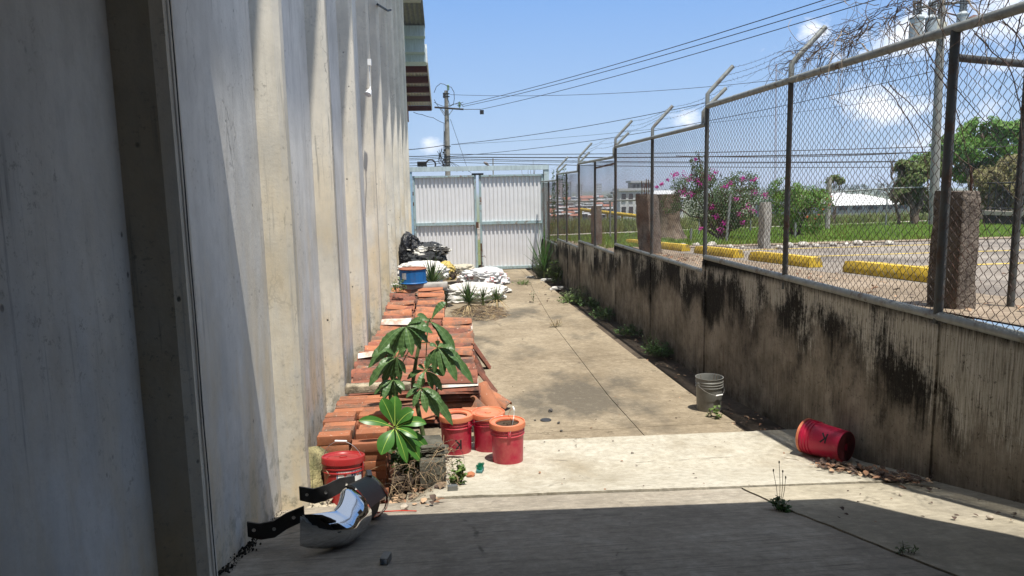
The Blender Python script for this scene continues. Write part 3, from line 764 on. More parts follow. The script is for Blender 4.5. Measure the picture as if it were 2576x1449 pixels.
# lubricant pail behind the bumper
h = Vector((-.785, 5.13, 0)); h.z = gz(h.x, h.y) + .055
MP = pail(h, 0, 'brick red lidded oil pail with white printed label, in front of the brick stack', RED2, RED2, 'closed', -.25, 1.35)
MP.rotation_euler = (-.15, .02, 0)
f0 = face(h)
NAVY = simple('navy_ink', (.012, .03, .16), .5, .1); LBL = simple('label_white', (.74, .74, .72), .5, .05); RINK = simple('red_ink', (.55, .03, .03), .5, .1)
def panel(u0, u1, v0, v1, n=16):
    vs = []; fs = []
    for i in range(n + 1):
        u = u0 + (u1 - u0) * i / n; vs += [(u, v0), (u, v1)]
    return vs, [(2 * i, 2 * i + 2, 2 * i + 3, 2 * i + 1) for i in range(n)]
lb = wrap(MP, [panel(-.052, .155, -.105, .04)], 'paper_label', LBL, .14, .245, f0)
mb = MB()
def wrap2(polys, name, mat, th, z0):
    o = wrap(lb, polys, name, mat, .14, z0, th); me = o.data
    for v in me.vertices:
        r = math.hypot(v.co.x, v.co.y); v.co.x *= 1 + .0012 / r; v.co.y *= 1 + .0012 / r
    return o
wrap2([panel(-.05, -.043, -.02, .034, 2)], 'blue_bar', NAVY, f0, .25)
x = .052
for ch, m_ in (('M', NAVY), ('o', RINK), ('b', NAVY), ('i', NAVY), ('l', NAVY)):
    tp, wd = text_polys(ch, .052, x, -.004); wrap2([tp], 'lettering', m_, f0, .25); x += wd + .005
wrap2([bar(.0, .006, .018, .018, .006), bar(.006, -.002, .014, .014, .006), bar(.0, .016, .016, .004, .005), bar(.016, .012, .022, .004, .004)], 'emblem', RINK, f0, .25)
# cut drum
TOPZ = {}
# ================================================================ bricks and roof tiles
BRK = m_brick('clay_brick', (.39, .155, .08), (.19, .075, .048), (.11, .08, .06), .95)
TILE = m_brick('clay_tile', (.46, .19, .10), (.29, .115, .07), (.15, .105, .08), .95)
TILED = m_brick('dark_clay_tile', (.30, .115, .075), (.20, .085, .06), (.07, .05, .042), .9)
TILEW = m_brick('limed_tile', (.42, .2, .12), (.40, .2, .13), (.2, .15, .11), .5, .95)
bmesh_v = []
for k in range(4):
    mb = MB(); mb.bbox(.255, .118, .073, .006, 2, jit=.0015); bmesh_v.append(mb.mesh('brick', BRK, 30))
def brick(x, y, z, label, rz=0, tilt=0, mat=None):
    o = bpy.data.objects.new('clay_brick', R.choice(bmesh_v)); COL.objects.link(o)
    o.location = (x, y, z); o.rotation_euler = (tilt, R.uniform(-.015, .015), rz + R.uniform(-.06, .06))
    return prop(o, label, 'brick', 'solid clay bricks of the front stack')
BY0 = 5.62; BX = (-.905, -.635); SPY = .125
colname = ('wall side column', 'alley side column')
zg = gz(-.7, 5.7) - .045
def zb_(n): return zg + .0375 + n * .0762
HT = [(8, 7), (8, 6), (8, 7), (8, 7), (8, 8), (8, 8), (8, 8), (8, 8), (8, 8)]   # courses per row, front to back
for r_ in range(9):
    y = BY0 + r_ * SPY
    for c_ in range(2):
        n = HT[r_][c_]
        lo = 0 if r_ == 0 else n - (2 if r_ > 2 else 3)
        if c_ == 1 and r_ in (1, 2, 3): lo = 0 if r_ == 1 else lo
        for k in range(lo, n):
            nm = ('top' if k == n - 1 else ORD[k] + ' course up')
            row = 'front row' if r_ == 0 else ORD[r_] + ' row from front'
            shift = .028 if (c_ == 0 and r_ > 4) else 0
            brick(BX[c_] + R.uniform(-.016, .016) + shift, y + R.uniform(-.008, .008), zb_(k), f'clay brick, {nm}, {row}, {colname[c_]} of the brick stack', tilt=R.uniform(-.035, .035))
mb = MB()
for r_ in range(1, 9):
    for c_ in range(2):
        mb.box(BX[c_] - .12, BX[c_] + .12, BY0 + r_ * SPY - .055, BY0 + r_ * SPY + .055, zg - .1, zb_(HT[r_][c_] - 3) + .02)
mb.build('brick_mass', BRK, None, None, 'inner courses of the solid clay brick stack', 'bricks', kind='stuff')
# limed ledge behind the bricks
p = at_y(940, 975, 6.85)
mb = MB(); mb.bbox(.62, .12, .075, .012, M=TR((-.66, 6.83, .53), (0, 0, .02)), jit=.004)
mb.build('concrete_kerb', simple('old_kerb', (.33, .28, .20), .95, .4, 9, bs=.6, bd=.02, dirt=(.07, .06, .04)), None, 40, 'mossy concrete kerb piece lying across the pile between bricks and tiles', 'kerb')
tmesh = {}
def tile_mesh(mat, seed, flatn=1.):
    mb = MB(); n = 9; L = .215; P = []
    rr = random.Random(seed)
    bend = rr.uniform(-.006, .006); chip = rr.uniform(0, .015)
    def arc(x, r, th):
        out = []
        for i in range(n):
            q = math.radians(18 + 144 * i / (n - 1))
            k = 1 + .02 * mnoise.noise(Vector((x * 8, i * .5, seed)))
            out.append(Vector((x + chip * mnoise.noise(Vector((i * .7, seed, 3))), -r * math.cos(q) * k, r * math.sin(q) * .92 * k - .04 + bend * (1 - (x / L) ** 2))))
        return out
    xs = lin(-L, L, 6)
    outer = [arc(x, .098 - .012 * (x / L), 1) for x in xs]; inner = [arc(x, .082 - .012 * (x / L), 1) for x in xs]
    loop = [o + i[::-1] for o, i in zip(outer, inner)]
    mb.grid(loop, closed=True)
    m = 2 * n
    mb.f.append(tuple(range(m - 1, -1, -1))); mb.m.append(0)
    mb.f.append(tuple(6 * m + k for k in range(m))); mb.m.append(0)
    return mb.mesh('roof_tile', mat, 35)
TM = [tile_mesh(TILE, i) for i in range(4)] + [tile_mesh(TILED, 10 + i) for i in range(3)]
TMW = tile_mesh(TILEW, 30)
ROWS = [(950, 7.3), (929.4, 7.7), (912.7, 8.05), (890, 8.4), (875, 8.8), (858.5, 9.15), (848, 9.45), (833.5, 9.8), (815, 10.15), (806, 10.4), (794, 10.7), (781, 11.0), (769, 11.35), (754, 11.7), (735.6, 12.1), (719, 12.5)]
COLS = {0: [-.78, -.33, .12], 1: [-.80, -.35, .10], 2: [-.82, -.37, .09], 3: [-.82, -.36, .1], 4: [-.78, -.33, .12], 5: [-.76, -.31, .13], 6: [-.75, -.30, .15],
        7: [-.74, -.30, .15], 8: [-.72, -.27, .17], 9: [-.72, -.27, .17]}
DKROW = {0: .9, 1: .9, 2: .8, 3: .8, 4: .6, 5: .3, 6: .5, 7: .7, 8: .3, 9: .5}
core = MB(); cnames = {3: ('wall side', 'middle', 'alley side'), 2: ('wall side', 'alley side')}
def tile(x, y, z, label, rot=(0, 0, 0), me=None, group='stacked clay roof tiles', dk=.15):
    o = bpy.data.objects.new('roof_tile', me or (R.choice(TM[4:]) if R.random() < dk else R.choice(TM[:4]))); COL.objects.link(o)
    o.location = (x, y, z); o.rotation_euler = rot
    return prop(o, label, 'roof tile', group)
for ri, (py, Y) in enumerate(ROWS):
    ztop = CAMZ + (480 - py) / 1800 * Y
    cols = COLS.get(ri, [-.70, -.235] if ri < 14 else [-.68, -.215])
    for ci, x in enumerate(cols):
        jz = R.uniform(-.06, .045); jr = R.uniform(-.08, .08)
        side = ci == len(cols) - 1 and ri < 10
        nt_ = 5 if side else 4
        for k in range(nt_):
            pos = 'top' if k == 0 else ORD[k] + ' from top'
            white = (ri, ci, k) in ((9, 0, 0), (9, 2, 2), (8, 2, 1), (0, 2, 2), (1, 2, 4), (6, 2, 4), (3, 0, 0))
            lab = f'{"limewashed" if white else "clay"} roof tile, {pos} of {cnames[len(cols)][ci]} stack, {ORD[ri]} tile row behind bricks'
            tile(x + R.uniform(-.018, .018), Y + .10 + R.uniform(-.018, .018) - .006 * k, ztop - .05 + jz - k * .036 - R.uniform(0, .006), lab,
                 (R.uniform(-.2, .2), R.uniform(-.08, .08) + jr * .8, jr + R.uniform(-.04, .04) + (PI if R.random() < .5 else 0)), TMW if white else None, dk=DKROW.get(ri, .22))
        # second tile deep and the lower courses: one mass
        zz = ztop - .05 - nt_ * .036; gzz = gz(x, Y)
        while zz > gzz + .03:
            m = R.choice(TM[:4]); M = TR((x + R.uniform(-.02, .02), Y + .10 + R.uniform(-.02, .02), zz), (R.uniform(-.08, .08), R.uniform(-.04, .04), R.uniform(-.06, .06)))
            core.add([v.co for v in m.vertices], [tuple(p.vertices) for p in m.polygons], 0 if R.random() < .6 else 1, M); zz -= .05
        if ri < 15 and ROWS[ri + 1][1] - Y > .28:
            for k in range(2):
                m = R.choice(TM[:4]); M = TR((x + R.uniform(-.03, .03), Y + .27 + R.uniform(-.02, .02), ztop - .07 - k * .05), (R.uniform(-.15, .15), R.uniform(-.06, .06), R.uniform(-.1, .1)))
                core.add([v.co for v in m.vertices], [tuple(p.vertices) for p in m.polygons], R.choice((0, 1)), M)
core.build('roof_tile_mass', [TILE, TILED], None, 35, 'lower courses of the clay roof tile pile beneath the top tiles', 'roof tiles', kind='stuff')
# tiles leaning off the alley side of the pile
for i, (x, y, rz, rx, ry, s_, lab, dk) in enumerate([
        (.52, 10.1, .25, 0, .95, 1, 'dark lichened roof tile leaning on the pile with its foot on the slab', 1), (.44, 9.75, .1, .3, 1.1, 1, 'grey edged roof tile leaning steeply beside the lichened one', 1),
        (.50, 8.75, -.2, -.3, .9, 1, 'brown roof tile leaning low on the pile side behind the large leaves', 1), (.56, 8.05, -.55, .1, .38, 1, 'roof tile sliding off the pile, farthest out onto the slab', 0),
        (.50, 7.75, -.9, .2, .75, 1, 'roof tile standing slanted below the one farthest out on the slab', 0), (.42, 7.15, .3, .4, .8, 1, 'roof tile propped upright on the pile side behind the pails', 0)]):
    z = gz(x, y) + .10 + .10 * math.sin(ry)
    tile(x - .03, y, z, lab, (rx, ry, rz), group='roof tiles leaning off the pile', dk=dk)
for i, (px, py, rz, lab) in enumerate([(1192, 1040, .6, 'broken tile piece leaning behind the red K pail'), (1065, 1038, .2, 'flat broken orange tile piece lying behind the glossy plant')]):
    mb = MB(); mb.bbox(.2, .16, .018, .006, jit=.008); q = at_y(px, py, 6.75)
    mb.build('tile_shard', TILE, None, 40, lab, 'tile shard', loc=(q.x, q.y, q.z), rot=(.5, .2 * (1 - 2 * i), rz))
# cut blue drum on the back of the pile
q = at_y(1039, 712, 12.7)
DR = thing('cut_drum', 'short blue steel drum with rusty rim sitting on the back of the tile pile', 'drum', q)
rd = 34 / 1800 * 12.7; hd = .262
BLUE = m_rust('blue_drum_paint', (.018, .13, .36), (.22, .10, .05), .62, .76, 7, .4, 0)
mb = MB(); mb.lathe([(0, 0), (rd, 0), (rd + .012, .005), (rd + .014, .018), (rd, .03), (rd - .004, .06), (rd - .004, hd - .01)], 48); mb.build('body', BLUE, DR, 40)
mb = MB(); mb.lathe([(rd - .004, hd - .012), (rd + .008, hd - .012), (rd + .010, hd), (rd + .003, hd + .006), (rd - .008, hd + .004), (rd - .014, hd - .012), (0, hd - .012)], 48); mb.build('rim', simple('rusty_rim', (.26, .10, .055), .8, .35, 12), DR, 40)
mb = MB(); P = []
for t in lin(-2.42, -2.02, 6): P.append([Vector(((rd - .001) * math.cos(t), (rd - .001) * math.sin(t), z)) for z in (.09, .2)])
mb.grid(P); mb.build('label_patch', simple('worn_label', (.36, .37, .37), .6, .3, 20), DR)
mb = MB(); mb.bbox(.98, .22, .10, .01, M=TR((-.42, 12.66, q.z - .052)), jit=.004); mb.build('concrete_kerb', simple('grey_kerb', (.36, .34, .31), .9, .3), None, 40, 'pale concrete ledge under the blue drum', 'kerb')
# ================================================================ chrome bumper
CH = G('chrome').out((.62, .64, .66), .045, metal=1)
BLK = simple('black_bracket', (.011, .011, .012), .38, .3, 12, spec=.5); BLK2 = simple('step_pad', (.022, .022, .023), .5, .2, 20, spec=.4)
A = Vector((-.60, 3.62, 0)); B = Vector((-.485, 4.42, 0)); A.z = gz(A.x, A.y); B.z = gz(B.x, B.y)
axd = (B - A); LEN = axd.length; axd.normalize(); sid = axd.cross(Vector((0, 0, 1))).normalized(); upd = sid.cross(axd).normalized()
BP = thing('chrome_bumper', 'chrome truck bumper with black step pad lying on the ramp beside the wall', 'bumper', A)
def bpt(t, o, z): return axd * (t * LEN) + sid * o + upd * z
# cross-section of the shell from its foot, over the belly, to the top lip: (outward, up)
SECT = [(-.06, .012), (.0, .012), (.05, .03), (.085, .075), (.10, .125), (.098, .165), (.07, .215), (.035, .255), (.0, .285), (-.02, .296), (-.045, .298), (-.055, .285)]
def wrapd(t): return (1 - math.sqrt(max(0, 1 - (1 - min(1, t / .30)) ** 2)))
def shell(t0, t1, nt_, topf, outf, thick=.0):
    rows = []
    for i in range(nt_ + 1):
        t = t0 + (t1 - t0) * i / nt_; k = topf(t); w_ = outf(t); row = []
        for o, z in SECT:
            e = max(0, 1 - (t / .16)) ** 2 if t < .16 else 0
            row.append(bpt(t, o * w_ * (1 - wrapd(t)) - .19 * wrapd(t), z * k + .05 * wrapd(t) * (1 - z / .3)))
        rows.append(row)
    return rows
def dip(t):
    u = cl((t - .14) / .2); u = u * u * (3 - 2 * u)
    return .71 + .26 * u - .03 * math.exp(-((t - .17) / .08) ** 2)
mb = MB(); rows = shell(.0, .40, 34, dip, lambda t: 1 - .45 * math.exp(-((t - .235) / .07) ** 2) * .55)
mb.grid(rows); mb.grid([[p - sid * .012 - upd * .006 for p in r_] for r_ in rows][::-1]); mb.build('chrome_end', CH, BP, 50)
mb = MB(); rows = shell(.40, .97, 16, lambda t: 1.0 - .2 * (t - .4), lambda t: .92)
rows = [[r_[k] for k in (5, 6, 7, 8, 9, 10, 11)] for r_ in rows]
rows = [[p + upd * .004 for p in r_] for r_ in rows]; mb.grid(rows); mb.build('step_pad', BLK2, BP, 40)
mb = MB(); rows = shell(.395, .80, 4, lambda t: 1, lambda t: .9); mb.grid([[r_[k] - sid * .02 for k in (0, 1, 2, 3, 4, 5)] for r_ in rows]); mb.build('void_sheet', simple('black_void', (.006, .006, .006), .7), BP, 40)  # near-black sheet painted in for the dark void under the pad
mb = MB(); rows = shell(.90, 1.06, 12, lambda t: .90 - .3 * max(0, (t - 1.0) / .06), lambda t: 1.02 - max(0, (t - .96)) * 3.5)
mb.grid(rows); mb.grid([[p - sid * .012 for p in r_] for r_ in rows][::-1]); mb.build('chrome_end', simple('dull_chrome', (.20, .19, .185), .18, .2, metal=1), BP, 50)
mb = MB(); mb.bbox(.035, .06, .06, .008, M=Matrix.Translation(bpt(.93, -.03, .27)) @ Euler((.3, .2, .3)).to_matrix().to_4x4()); mb.build('end_cap', BLK, BP, 40)
def bracket(t, pts, th=.012, w_=.085, holes=((.13,), (.5,), (.86,)), mat=BLK):
    """S-shaped flat bar standing on edge; pts in (back, up, along)"""
    mb = MB(); n = 24; P0 = []; P1 = []
    def cat(u):
        u *= len(pts) - 1; i = min(int(u), len(pts) - 2); f = u - i; f = f * f * (3 - 2 * f) * .5 + f * .5
        return Vector(pts[i]).lerp(Vector(pts[i + 1]), f)
    ring = []
    for i in range(n + 1):
        c = cat(i / n); ww = w_ * (1 + .12 * math.sin(i / n * PI))
        base = Vector(c)
        ring.append([base + Vector((0, 0, -ww / 2)), base + Vector((0, 0, ww / 2)), base + Vector((0, th, ww / 2)), base + Vector((0, th, -ww / 2))])
    mb.grid(ring, closed=True); mb.f += [(3, 2, 1, 0), tuple(n * 4 + k for k in range(4))]; mb.m += [0, 0]
    o = mb.build('mount_bracket', mat, BP, 40)
    for (u,) in holes:
        c = cat(u); mb = MB(); mb.lathe([(0, 0), (.0085, 0), (.0105, .002)], 14, M=Matrix.Translation(c + Vector((0, -.0025, .005))) @ Euler((PI / 2, 0, 0)).to_matrix().to_4x4())
        mb.build('bolt_hole', simple('bolt_bright', (.50, .47, .42), .5) if u != .5 else STEEL, o, 60)
def rel(px, py, Y): return at_y(px, py, Y) - A
bracket(.35, [rel(622, 1332, 3.86), rel(655, 1338, 3.87), rel(690, 1332, 3.88), rel(720, 1312, 3.90), rel(765, 1292, 3.93)])
bracket(.8, [rel(753, 1242, 4.42), rel(790, 1249, 4.42), rel(820, 1240, 4.44), rel(855, 1222, 4.46), rel(893, 1214, 4.52)], w_=.09, mat=simple('grey_bracket', (.035, .035, .036), .42, .25, 12))
# ================================================================ plants of the yard
def quadbez(a, b, c, t): return a * (1 - t) ** 2 + b * (2 * t * (1 - t)) + c * t * t
def blade_leaf(mb, a, m, b, w, prof_=None, n=10, fold=.25, ripple=0., nr=9, side=None, mi=0, wmid=.5, rib=None):
    """a leaf along the curve a-m-b; w half width"""
    rows = []
    for i in range(n + 1):
        t = i / n; p = quadbez(a, m, b, t); q = quadbez(a, m, b, min(1, t + .02)); q0 = quadbez(a, m, b, max(0, t - .02))
        d = (q - q0).normalized()
        s_ = side if side is not None else d.cross(Vector((0, 0, 1)))
        s_ = (s_ - d * s_.dot(d))
        if s_.length < 1e-4: s_ = Vector((1, 0, 0))
        s_.normalize(); u = s_.cross(d).normalized()
        e = math.log(.5) / math.log(wmid)
        ww = w * (math.sin(PI * min(1, max(0, t)) ** e) ** .8 if prof_ is None else prof_(t)) + .0008
        row = []
        for k in (-1, -.5, 0, .5, 1):
            z = fold * abs(k) * ww + ripple * math.sin(t * nr * 2 * PI + abs(k) * 2.2) * abs(k) * ww
            row.append(p + s_ * (k * ww) + u * z)
        rows.append(row)
    mb.grid(rows, mi)
    if rib is not None:
        pts = [quadbez(a, m, b, t) for t in lin(0, .96, n)]
        mb.tube(pts, [.0035 * (1 - t * .75) for t in lin(0, 1, n)], 5, rib, cap=False)
LEAFP = m_leaf('palmate_leaf', (.045, .10, .032), (.10, .175, .06), .18, .38, rnd=False, sc_=18)
RIBP = simple('leaf_rib', (.16, .26, .09), .5)
LEAFF = m_leaf('glossy_leaf', (.035, .115, .02), (.065, .185, .03), .2, .36, rnd=False, sc_=8)
RIBF = simple('pale_rib', (.38, .50, .10), .5)
STEM = simple('green_stem', (.07, .10, .035), .6, .3, 25)
pc = lambda x, y: (872.1 + x * .2083, 704.4 + y * .2083)                # third close view
pd = lambda x, y: (771.4 + x * .2176, 959.3 + y * .2176)                # brick close view
base = Vector((-.18, 6.12, gz(-.18, 6.12)))
PT = thing('palmate_plant', 'tall plant with dark lobed umbrella leaves on a single green stem beside the bricks', 'plant', base)
tp = at_y(*pc(985, 500), 6.2); LS = []
mb = MB(); stp = [base, at_y(*pc(800, 1230), 6.15), at_y(*pc(840, 960), 6.15), at_y(*pc(880, 760), 6.18), tp]
# smooth the stem
pts = [base.lerp(stp[1], t) for t in lin(0, 1, 4)] + [stp[1].lerp(stp[2], t) for t in (.5, 1)] + [stp[2].lerp(stp[3], t) for t in (.5, 1)] + [stp[3].lerp(stp[4], t) for t in (.5, 1)]
mb.tube([p - base for p in pts], [.021 - .0011 * i + (.003 if i % 2 else 0) for i in range(len(pts))], 10); mb.build('stem', STEM, PT, 50)
PL = [((715, 570), 6.02, [(380, 880), (520, 955), (790, 915), (985, 760), (1040, 645), (900, 500), (560, 690)], 3),
      ((1100, 820), 6.0, [(960, 1075), (1175, 1160), (1330, 1225), (1530, 1250), (1390, 1010), (1000, 790), (1180, 790)], 3),
      ((1010, 510), 6.3, [(1310, 860), (1270, 880), (1200, 740), (1080, 600), (850, 430), (790, 500), (1120, 640)], 4),
      ((600, 945), 5.98, [(270, 1285), (440, 1265), (645, 1220), (710, 1130), (380, 1060), (480, 860)], 2),
      ((950, 1100), 6.05, [(730, 1200), (1040, 1320), (1150, 1340), (1105, 1050), (860, 1040)], 4),
      ((700, 780), 6.3, [(260, 1065), (300, 930), (420, 820), (480, 1000), (520, 880)], 3),
      ((560, 1215), 6.0, [(360, 1380), (440, 1440), (600, 1440), (700, 1330), (640, 1240), (430, 1290)], 4)]
def add_palm(cpx, Y, tips, stem_i, cv=pc, wk=1):
    c = at_y(*cv(*cpx), Y); k0 = pts[min(len(pts) - 1, stem_i * 2 + 2)]
    mb = MB(); mb.tube([k0 - base, (k0 + c) / 2 - base + Vector((0, 0, .03)), c - base], [.006, .0045, .004], 6)
    srt = sorted(tips, key=lambda q: math.atan2(q[1] - cpx[1], q[0] - cpx[0])); ex = []
    for q0, q1 in zip(srt, srt[1:]):
        a0, a1 = math.atan2(q0[1] - cpx[1], q0[0] - cpx[0]), math.atan2(q1[1] - cpx[1], q1[0] - cpx[0])
        if a1 - a0 > .55:
            r_ = .5 * (math.hypot(q0[0] - cpx[0], q0[1] - cpx[1]) + math.hypot(q1[0] - cpx[0], q1[1] - cpx[1])) * .95; am = (a0 + a1) / 2
            ex.append((cpx[0] + r_ * math.cos(am), cpx[1] + r_ * math.sin(am)))
    for tx in list(tips) + ex:
        dy = R.uniform(-.12, .06); b = at_y(*cv(*tx), Y + dy); L = (b - c).length
        m = (c + b) / 2 + Vector((0, -.01, .22 * L + .015))
        sd = (b - c).cross(Vector((0, -1, .9)))
        blade_leaf(mb, c - base, m - base, b - base, min(.040, max(.019, L * .145)) * wk, n=22, fold=.18, ripple=.16, nr=7, side=sd, wmid=.66, rib=1)
    return mb.build('leaf', [LEAFP, RIBP], PT, 60)
for L_ in PL: add_palm(*L_)
add_palm((1330, 85), 5.92, [(1150, 190), (1385, 365), (1530, 420), (1690, 510), (1560, 250), (1230, 60), (1450, 150)], 1, pd)
add_palm((1010, 60), 6.05, [(905, 200), (1040, 250), (780, 150), (960, 230)], 1, pd)
b2 = Vector((-.33, 5.62, gz(-.33, 5.62)))
FT = thing('glossy_plant', 'low rubbery plant with broad bright green leaves and yellow ribs in front of the bricks', 'plant', b2)
cf = at_y(*pd(1020, 535), 5.62)
mb = MB(); mb.tube([Vector((.08, .05, 0)), (cf - b2) * .6 + Vector((.05, .02, 0)), cf - b2], [.014, .012, .01], 8); mb.build('stem', STEM, FT, 50)
for (tx, dy, w_, up_) in [((868, 195), .02, .05, .04), ((1022, 165), .06, .052, .03), ((1242, 345), .0, .05, .06), ((598, 455), -.04, .036, .05), ((1385, 492), -.02, .04, .07), ((860, 852), -.14, .062, .05),
                      ((1285, 660), -.08, .03, .04), ((1160, 950), -.10, .034, .05), ((1345, 955), -.05, .042, .06), ((1425, 815), .0, .04, .08), ((1000, 800), .05, .04, .02), ((1200, 760), .06, .035, .03)]:
    b = at_y(*pd(*tx), 5.62 + dy); mb = MB(); a = cf + (b - cf) * .06
    blade_leaf(mb, a - b2, (a + b) / 2 + Vector((0, -.02, up_)) - b2, b - b2, w_ * 1.08, n=14, fold=.22, side=(b - a).cross(Vector((0, -1, .75))), wmid=.62, rib=1)
    mb.build('leaf', [LEAFF, RIBF], FT, 60)
def weed(name, label, cat, p, n, hgt, spread, mat, lw=.012, ll=.05, seed=0, group=None, stems=True, narrow=1., kind=None):
    rr = random.Random(seed); mb = MB()
    for i in range(n):
        q = rr.uniform(0, 2 * PI); r_ = spread * rr.random() ** .6; h_ = hgt * rr.uniform(.35, 1) * (1 - .5 * (r_ / spread) ** 2)
        a = Vector((r_ * .45 * math.cos(q), r_ * .45 * math.sin(q), -.01)); t_ = Vector((r_ * math.cos(q), r_ * math.sin(q), h_))
        mid = a.lerp(t_, .55) + Vector((0, 0, h_ * .12))
        if stems: mb.tube([a, mid, t_], [.0022, .0018, .001], 3, 1, cap=False)
        for k in range(rr.randint(4, 7)):
            s_ = rr.uniform(.25, 1); o = quadbez(a, mid, t_, s_); d = Vector((rr.uniform(-1, 1), rr.uniform(-1, 1), rr.uniform(-.2, .9))).normalized()
            l_ = ll * rr.uniform(.6, 1.3)
            blade_leaf(mb, o, o + d * l_ * .5 + Vector((0, 0, l_ * .1)), o + d * l_ - Vector((0, 0, l_ * .15)), lw * rr.uniform(.7, 1.3) * narrow, n=3, fold=.2)
    mb.v = [tuple(v) for v in mb.v]
    return mb.build(name, [mat, STEM], None, 60, label, cat, group, kind, loc=p)
WG = m_leaf('weed_leaf', (.04, .085, .022), (.09, .15, .045), .3, .55, sc_=20); WG2 = m_leaf('light_weed_leaf', (.08, .13, .03), (.15, .21, .06), .3, .55, sc_=20)
WG3 = m_leaf('grey_weed_leaf', (.075, .10, .04), (.13, .16, .07), .3, .6, sc_=20)
gw = 'weeds along the retaining wall'
for px, py, n, hg, sp, m_, lab, sd, ll in [
        (1660, 895, 95, .26, .30, WG, 'low green weed clump, nearest of those at the foot of the retaining wall', 1, .045), (1655, 880, 40, .34, .18, WG3, 'thin flowering weed sticking up behind the nearest wall weed', 2, .035),
        (1590, 842, 60, .20, .32, WG, 'dark creeping weed at the wall foot, just behind the nearest clump', 3, .05), (1535, 800, 70, .26, .34, WG, 'mid row weed with round leaves hugging the wall foot', 4, .055),
        (1490, 775, 50, .26, .30, WG, 'dark weed in the wall shade below the bushy pale clump', 14, .06), (1455, 757, 130, .42, .50, WG3, 'bushy pale weed clump spreading over the slab edge by the wall', 5, .045),
        (1440, 762, 50, .22, .42, WG2, 'yellowish creeping weed in front of the bushy pale clump', 6, .06), (1412, 712, 60, .78, .26, WG2, 'leaning yellow green weed against the wall near the gate', 7, .11),
        (1365, 700, 170, 1.0, .44, WG3, 'large grey green bush weed in the corner by the gate post', 8, .055), (1395, 690, 90, 1.15, .36, WG, 'dark green bush weed behind the large grey green one at the wall', 9, .06)]:
    p = hit(px, py); p.x = min(p.x, 3.25)
    weed('weed_clump', lab, 'weed', p, n, hg, sp, m_, ll * .28, ll, sd, gw)
p = hit(1312, 716); weed('weed_clump', 'small dry weed tuft growing in the slab joint near the gate', 'weed', p, 50, .16, .34, WG2, .008, .05, 21)
p = hit(1341, 762); weed('weed_sprig', 'single upright weed sprig growing from the slab seam', 'weed', p, 4, .42, .05, WG, .010, .05, 22)
p = hit(1800, 1050); weed('weed_sprig', 'small weed sprig in front of the grey pail', 'weed', p, 7, .13, .09, WG2, .018, .05, 23)
p = hit(1240, 862) ; p = hit(1398, 822); weed('weed_sprig', 'dry pale weed tuft at the slab joint crossing', 'weed', p, 22, .2, .16, simple('straw_leaf', (.30, .22, .12), .9, .3, 30), .004, .05, 24)
# flowering weed in the ramp seam
p = hit(1962, 1284)
WF = weed('seam_weed', 'low weed with tall thin seed stalks growing from the ramp seam', 'weed', p, 18, .09, .06, WG, .010, .03, 25)
mb = MB()
for dx, hh in ((-.045, .25), (-.01, .3), (.015, .24), (.035, .2)):
    a = Vector((dx * .3, 0, .05)); b = Vector((dx, .01, hh)); mb.tube([a, a.lerp(b, .5) + Vector((.004, 0, 0)), b], .0016, 4)
    mb.blob(b + Vector((0, 0, .006)), (.005, .005, .011), 1, .1)
mb.build('seed_stalk', simple('seed_head', (.05, .045, .02), .8), WF)
p = hit(2280, 1392); weed('seam_weed', 'tiny dry weed stalks in the crack of the ramp seam, nearest the camera', 'weed', p, 7, .09, .05, WG3, .004, .03, 26)
def spiky(name, label, p, n, L, seed, tilt=.9, w_=.018, mat=None, trunk=0, group='spiky leaved yucca plants'):
    rr = random.Random(seed); t = thing(name, label, 'plant', p, 0, group); mb = MB(); o = Vector((0, 0, trunk))
    if trunk:
        tb = MB(); tb.tube([(0, 0, 0), (.01, 0, trunk * .6), (0, 0, trunk + .05)], [.035, .03, .025], 8); tb.build('trunk', simple('yucca_trunk', (.15, .17, .06), .8), t, 50)
    for i in range(n):
        q = i * 2.39996 + rr.uniform(-.3, .3); e = .05 + tilt * (i / n) + rr.uniform(-.08, .08)
        l_ = L * rr.uniform(.75, 1.1) * (1 - .25 * i / n); d = Vector((math.cos(q) * math.sin(e * 1.5), math.sin(q) * math.sin(e * 1.5), math.cos(e * 1.5)))
        b = o + d * l_ - Vector((0, 0, .10 * e * l_))
        blade_leaf(mb, o + d * .02, o + d * l_ * .5 + Vector((0, 0, .02)), b, w_, n=5, fold=.5, prof_=lambda t: (1 - t) ** .7 * (.6 + .4 * min(1, t * 6)))
    mb.build('leaves', mat or m_leaf('yucca_leaf', (.035, .075, .02), (.085, .13, .04), .2, .4, sc_=10), t, 60)
    return t
q = at_y(1088, 718, 13.3); tz = q.z - gz(q.x, q.y); q.z -= tz; spiky('yucca', 'tallest yucca with upright leaves growing beside the blue drum', q, 36, .62, 1, .72, .024, None, tz)
q = hit(1180, 788); spiky('yucca', 'yucca with a wide rosette in front of the white sacks, nearest the twig heap edge', q, 50, .56, 2, .95, .019, None, .24)
q = hit(1250, 775); spiky('yucca', 'small thin yucca at the alley end of the twig heap', q, 40, .44, 3, .95, .015, None, .14)
q = hit(1215, 768); spiky('yucca', 'sparse yucca between the other two in front of the white sacks', q, 26, .42, 4, 1, .015, None, .12)
q = hit(1122, 772); spiky('yucca', 'small yucca tuft half under the white sack beside the tiles', q, 20, .36, 5, 1.0, .016, None, .12)
q = hit(1372, 705); spiky('tall_grass_plant', 'tall grass with arching blades by the gate post above the bush weed', q + Vector((0, .3, 0)), 26, 1.55, 6, .42, .03, m_leaf('cane_leaf', (.05, .12, .025), (.10, .19, .05), .3, .5), .2, None)
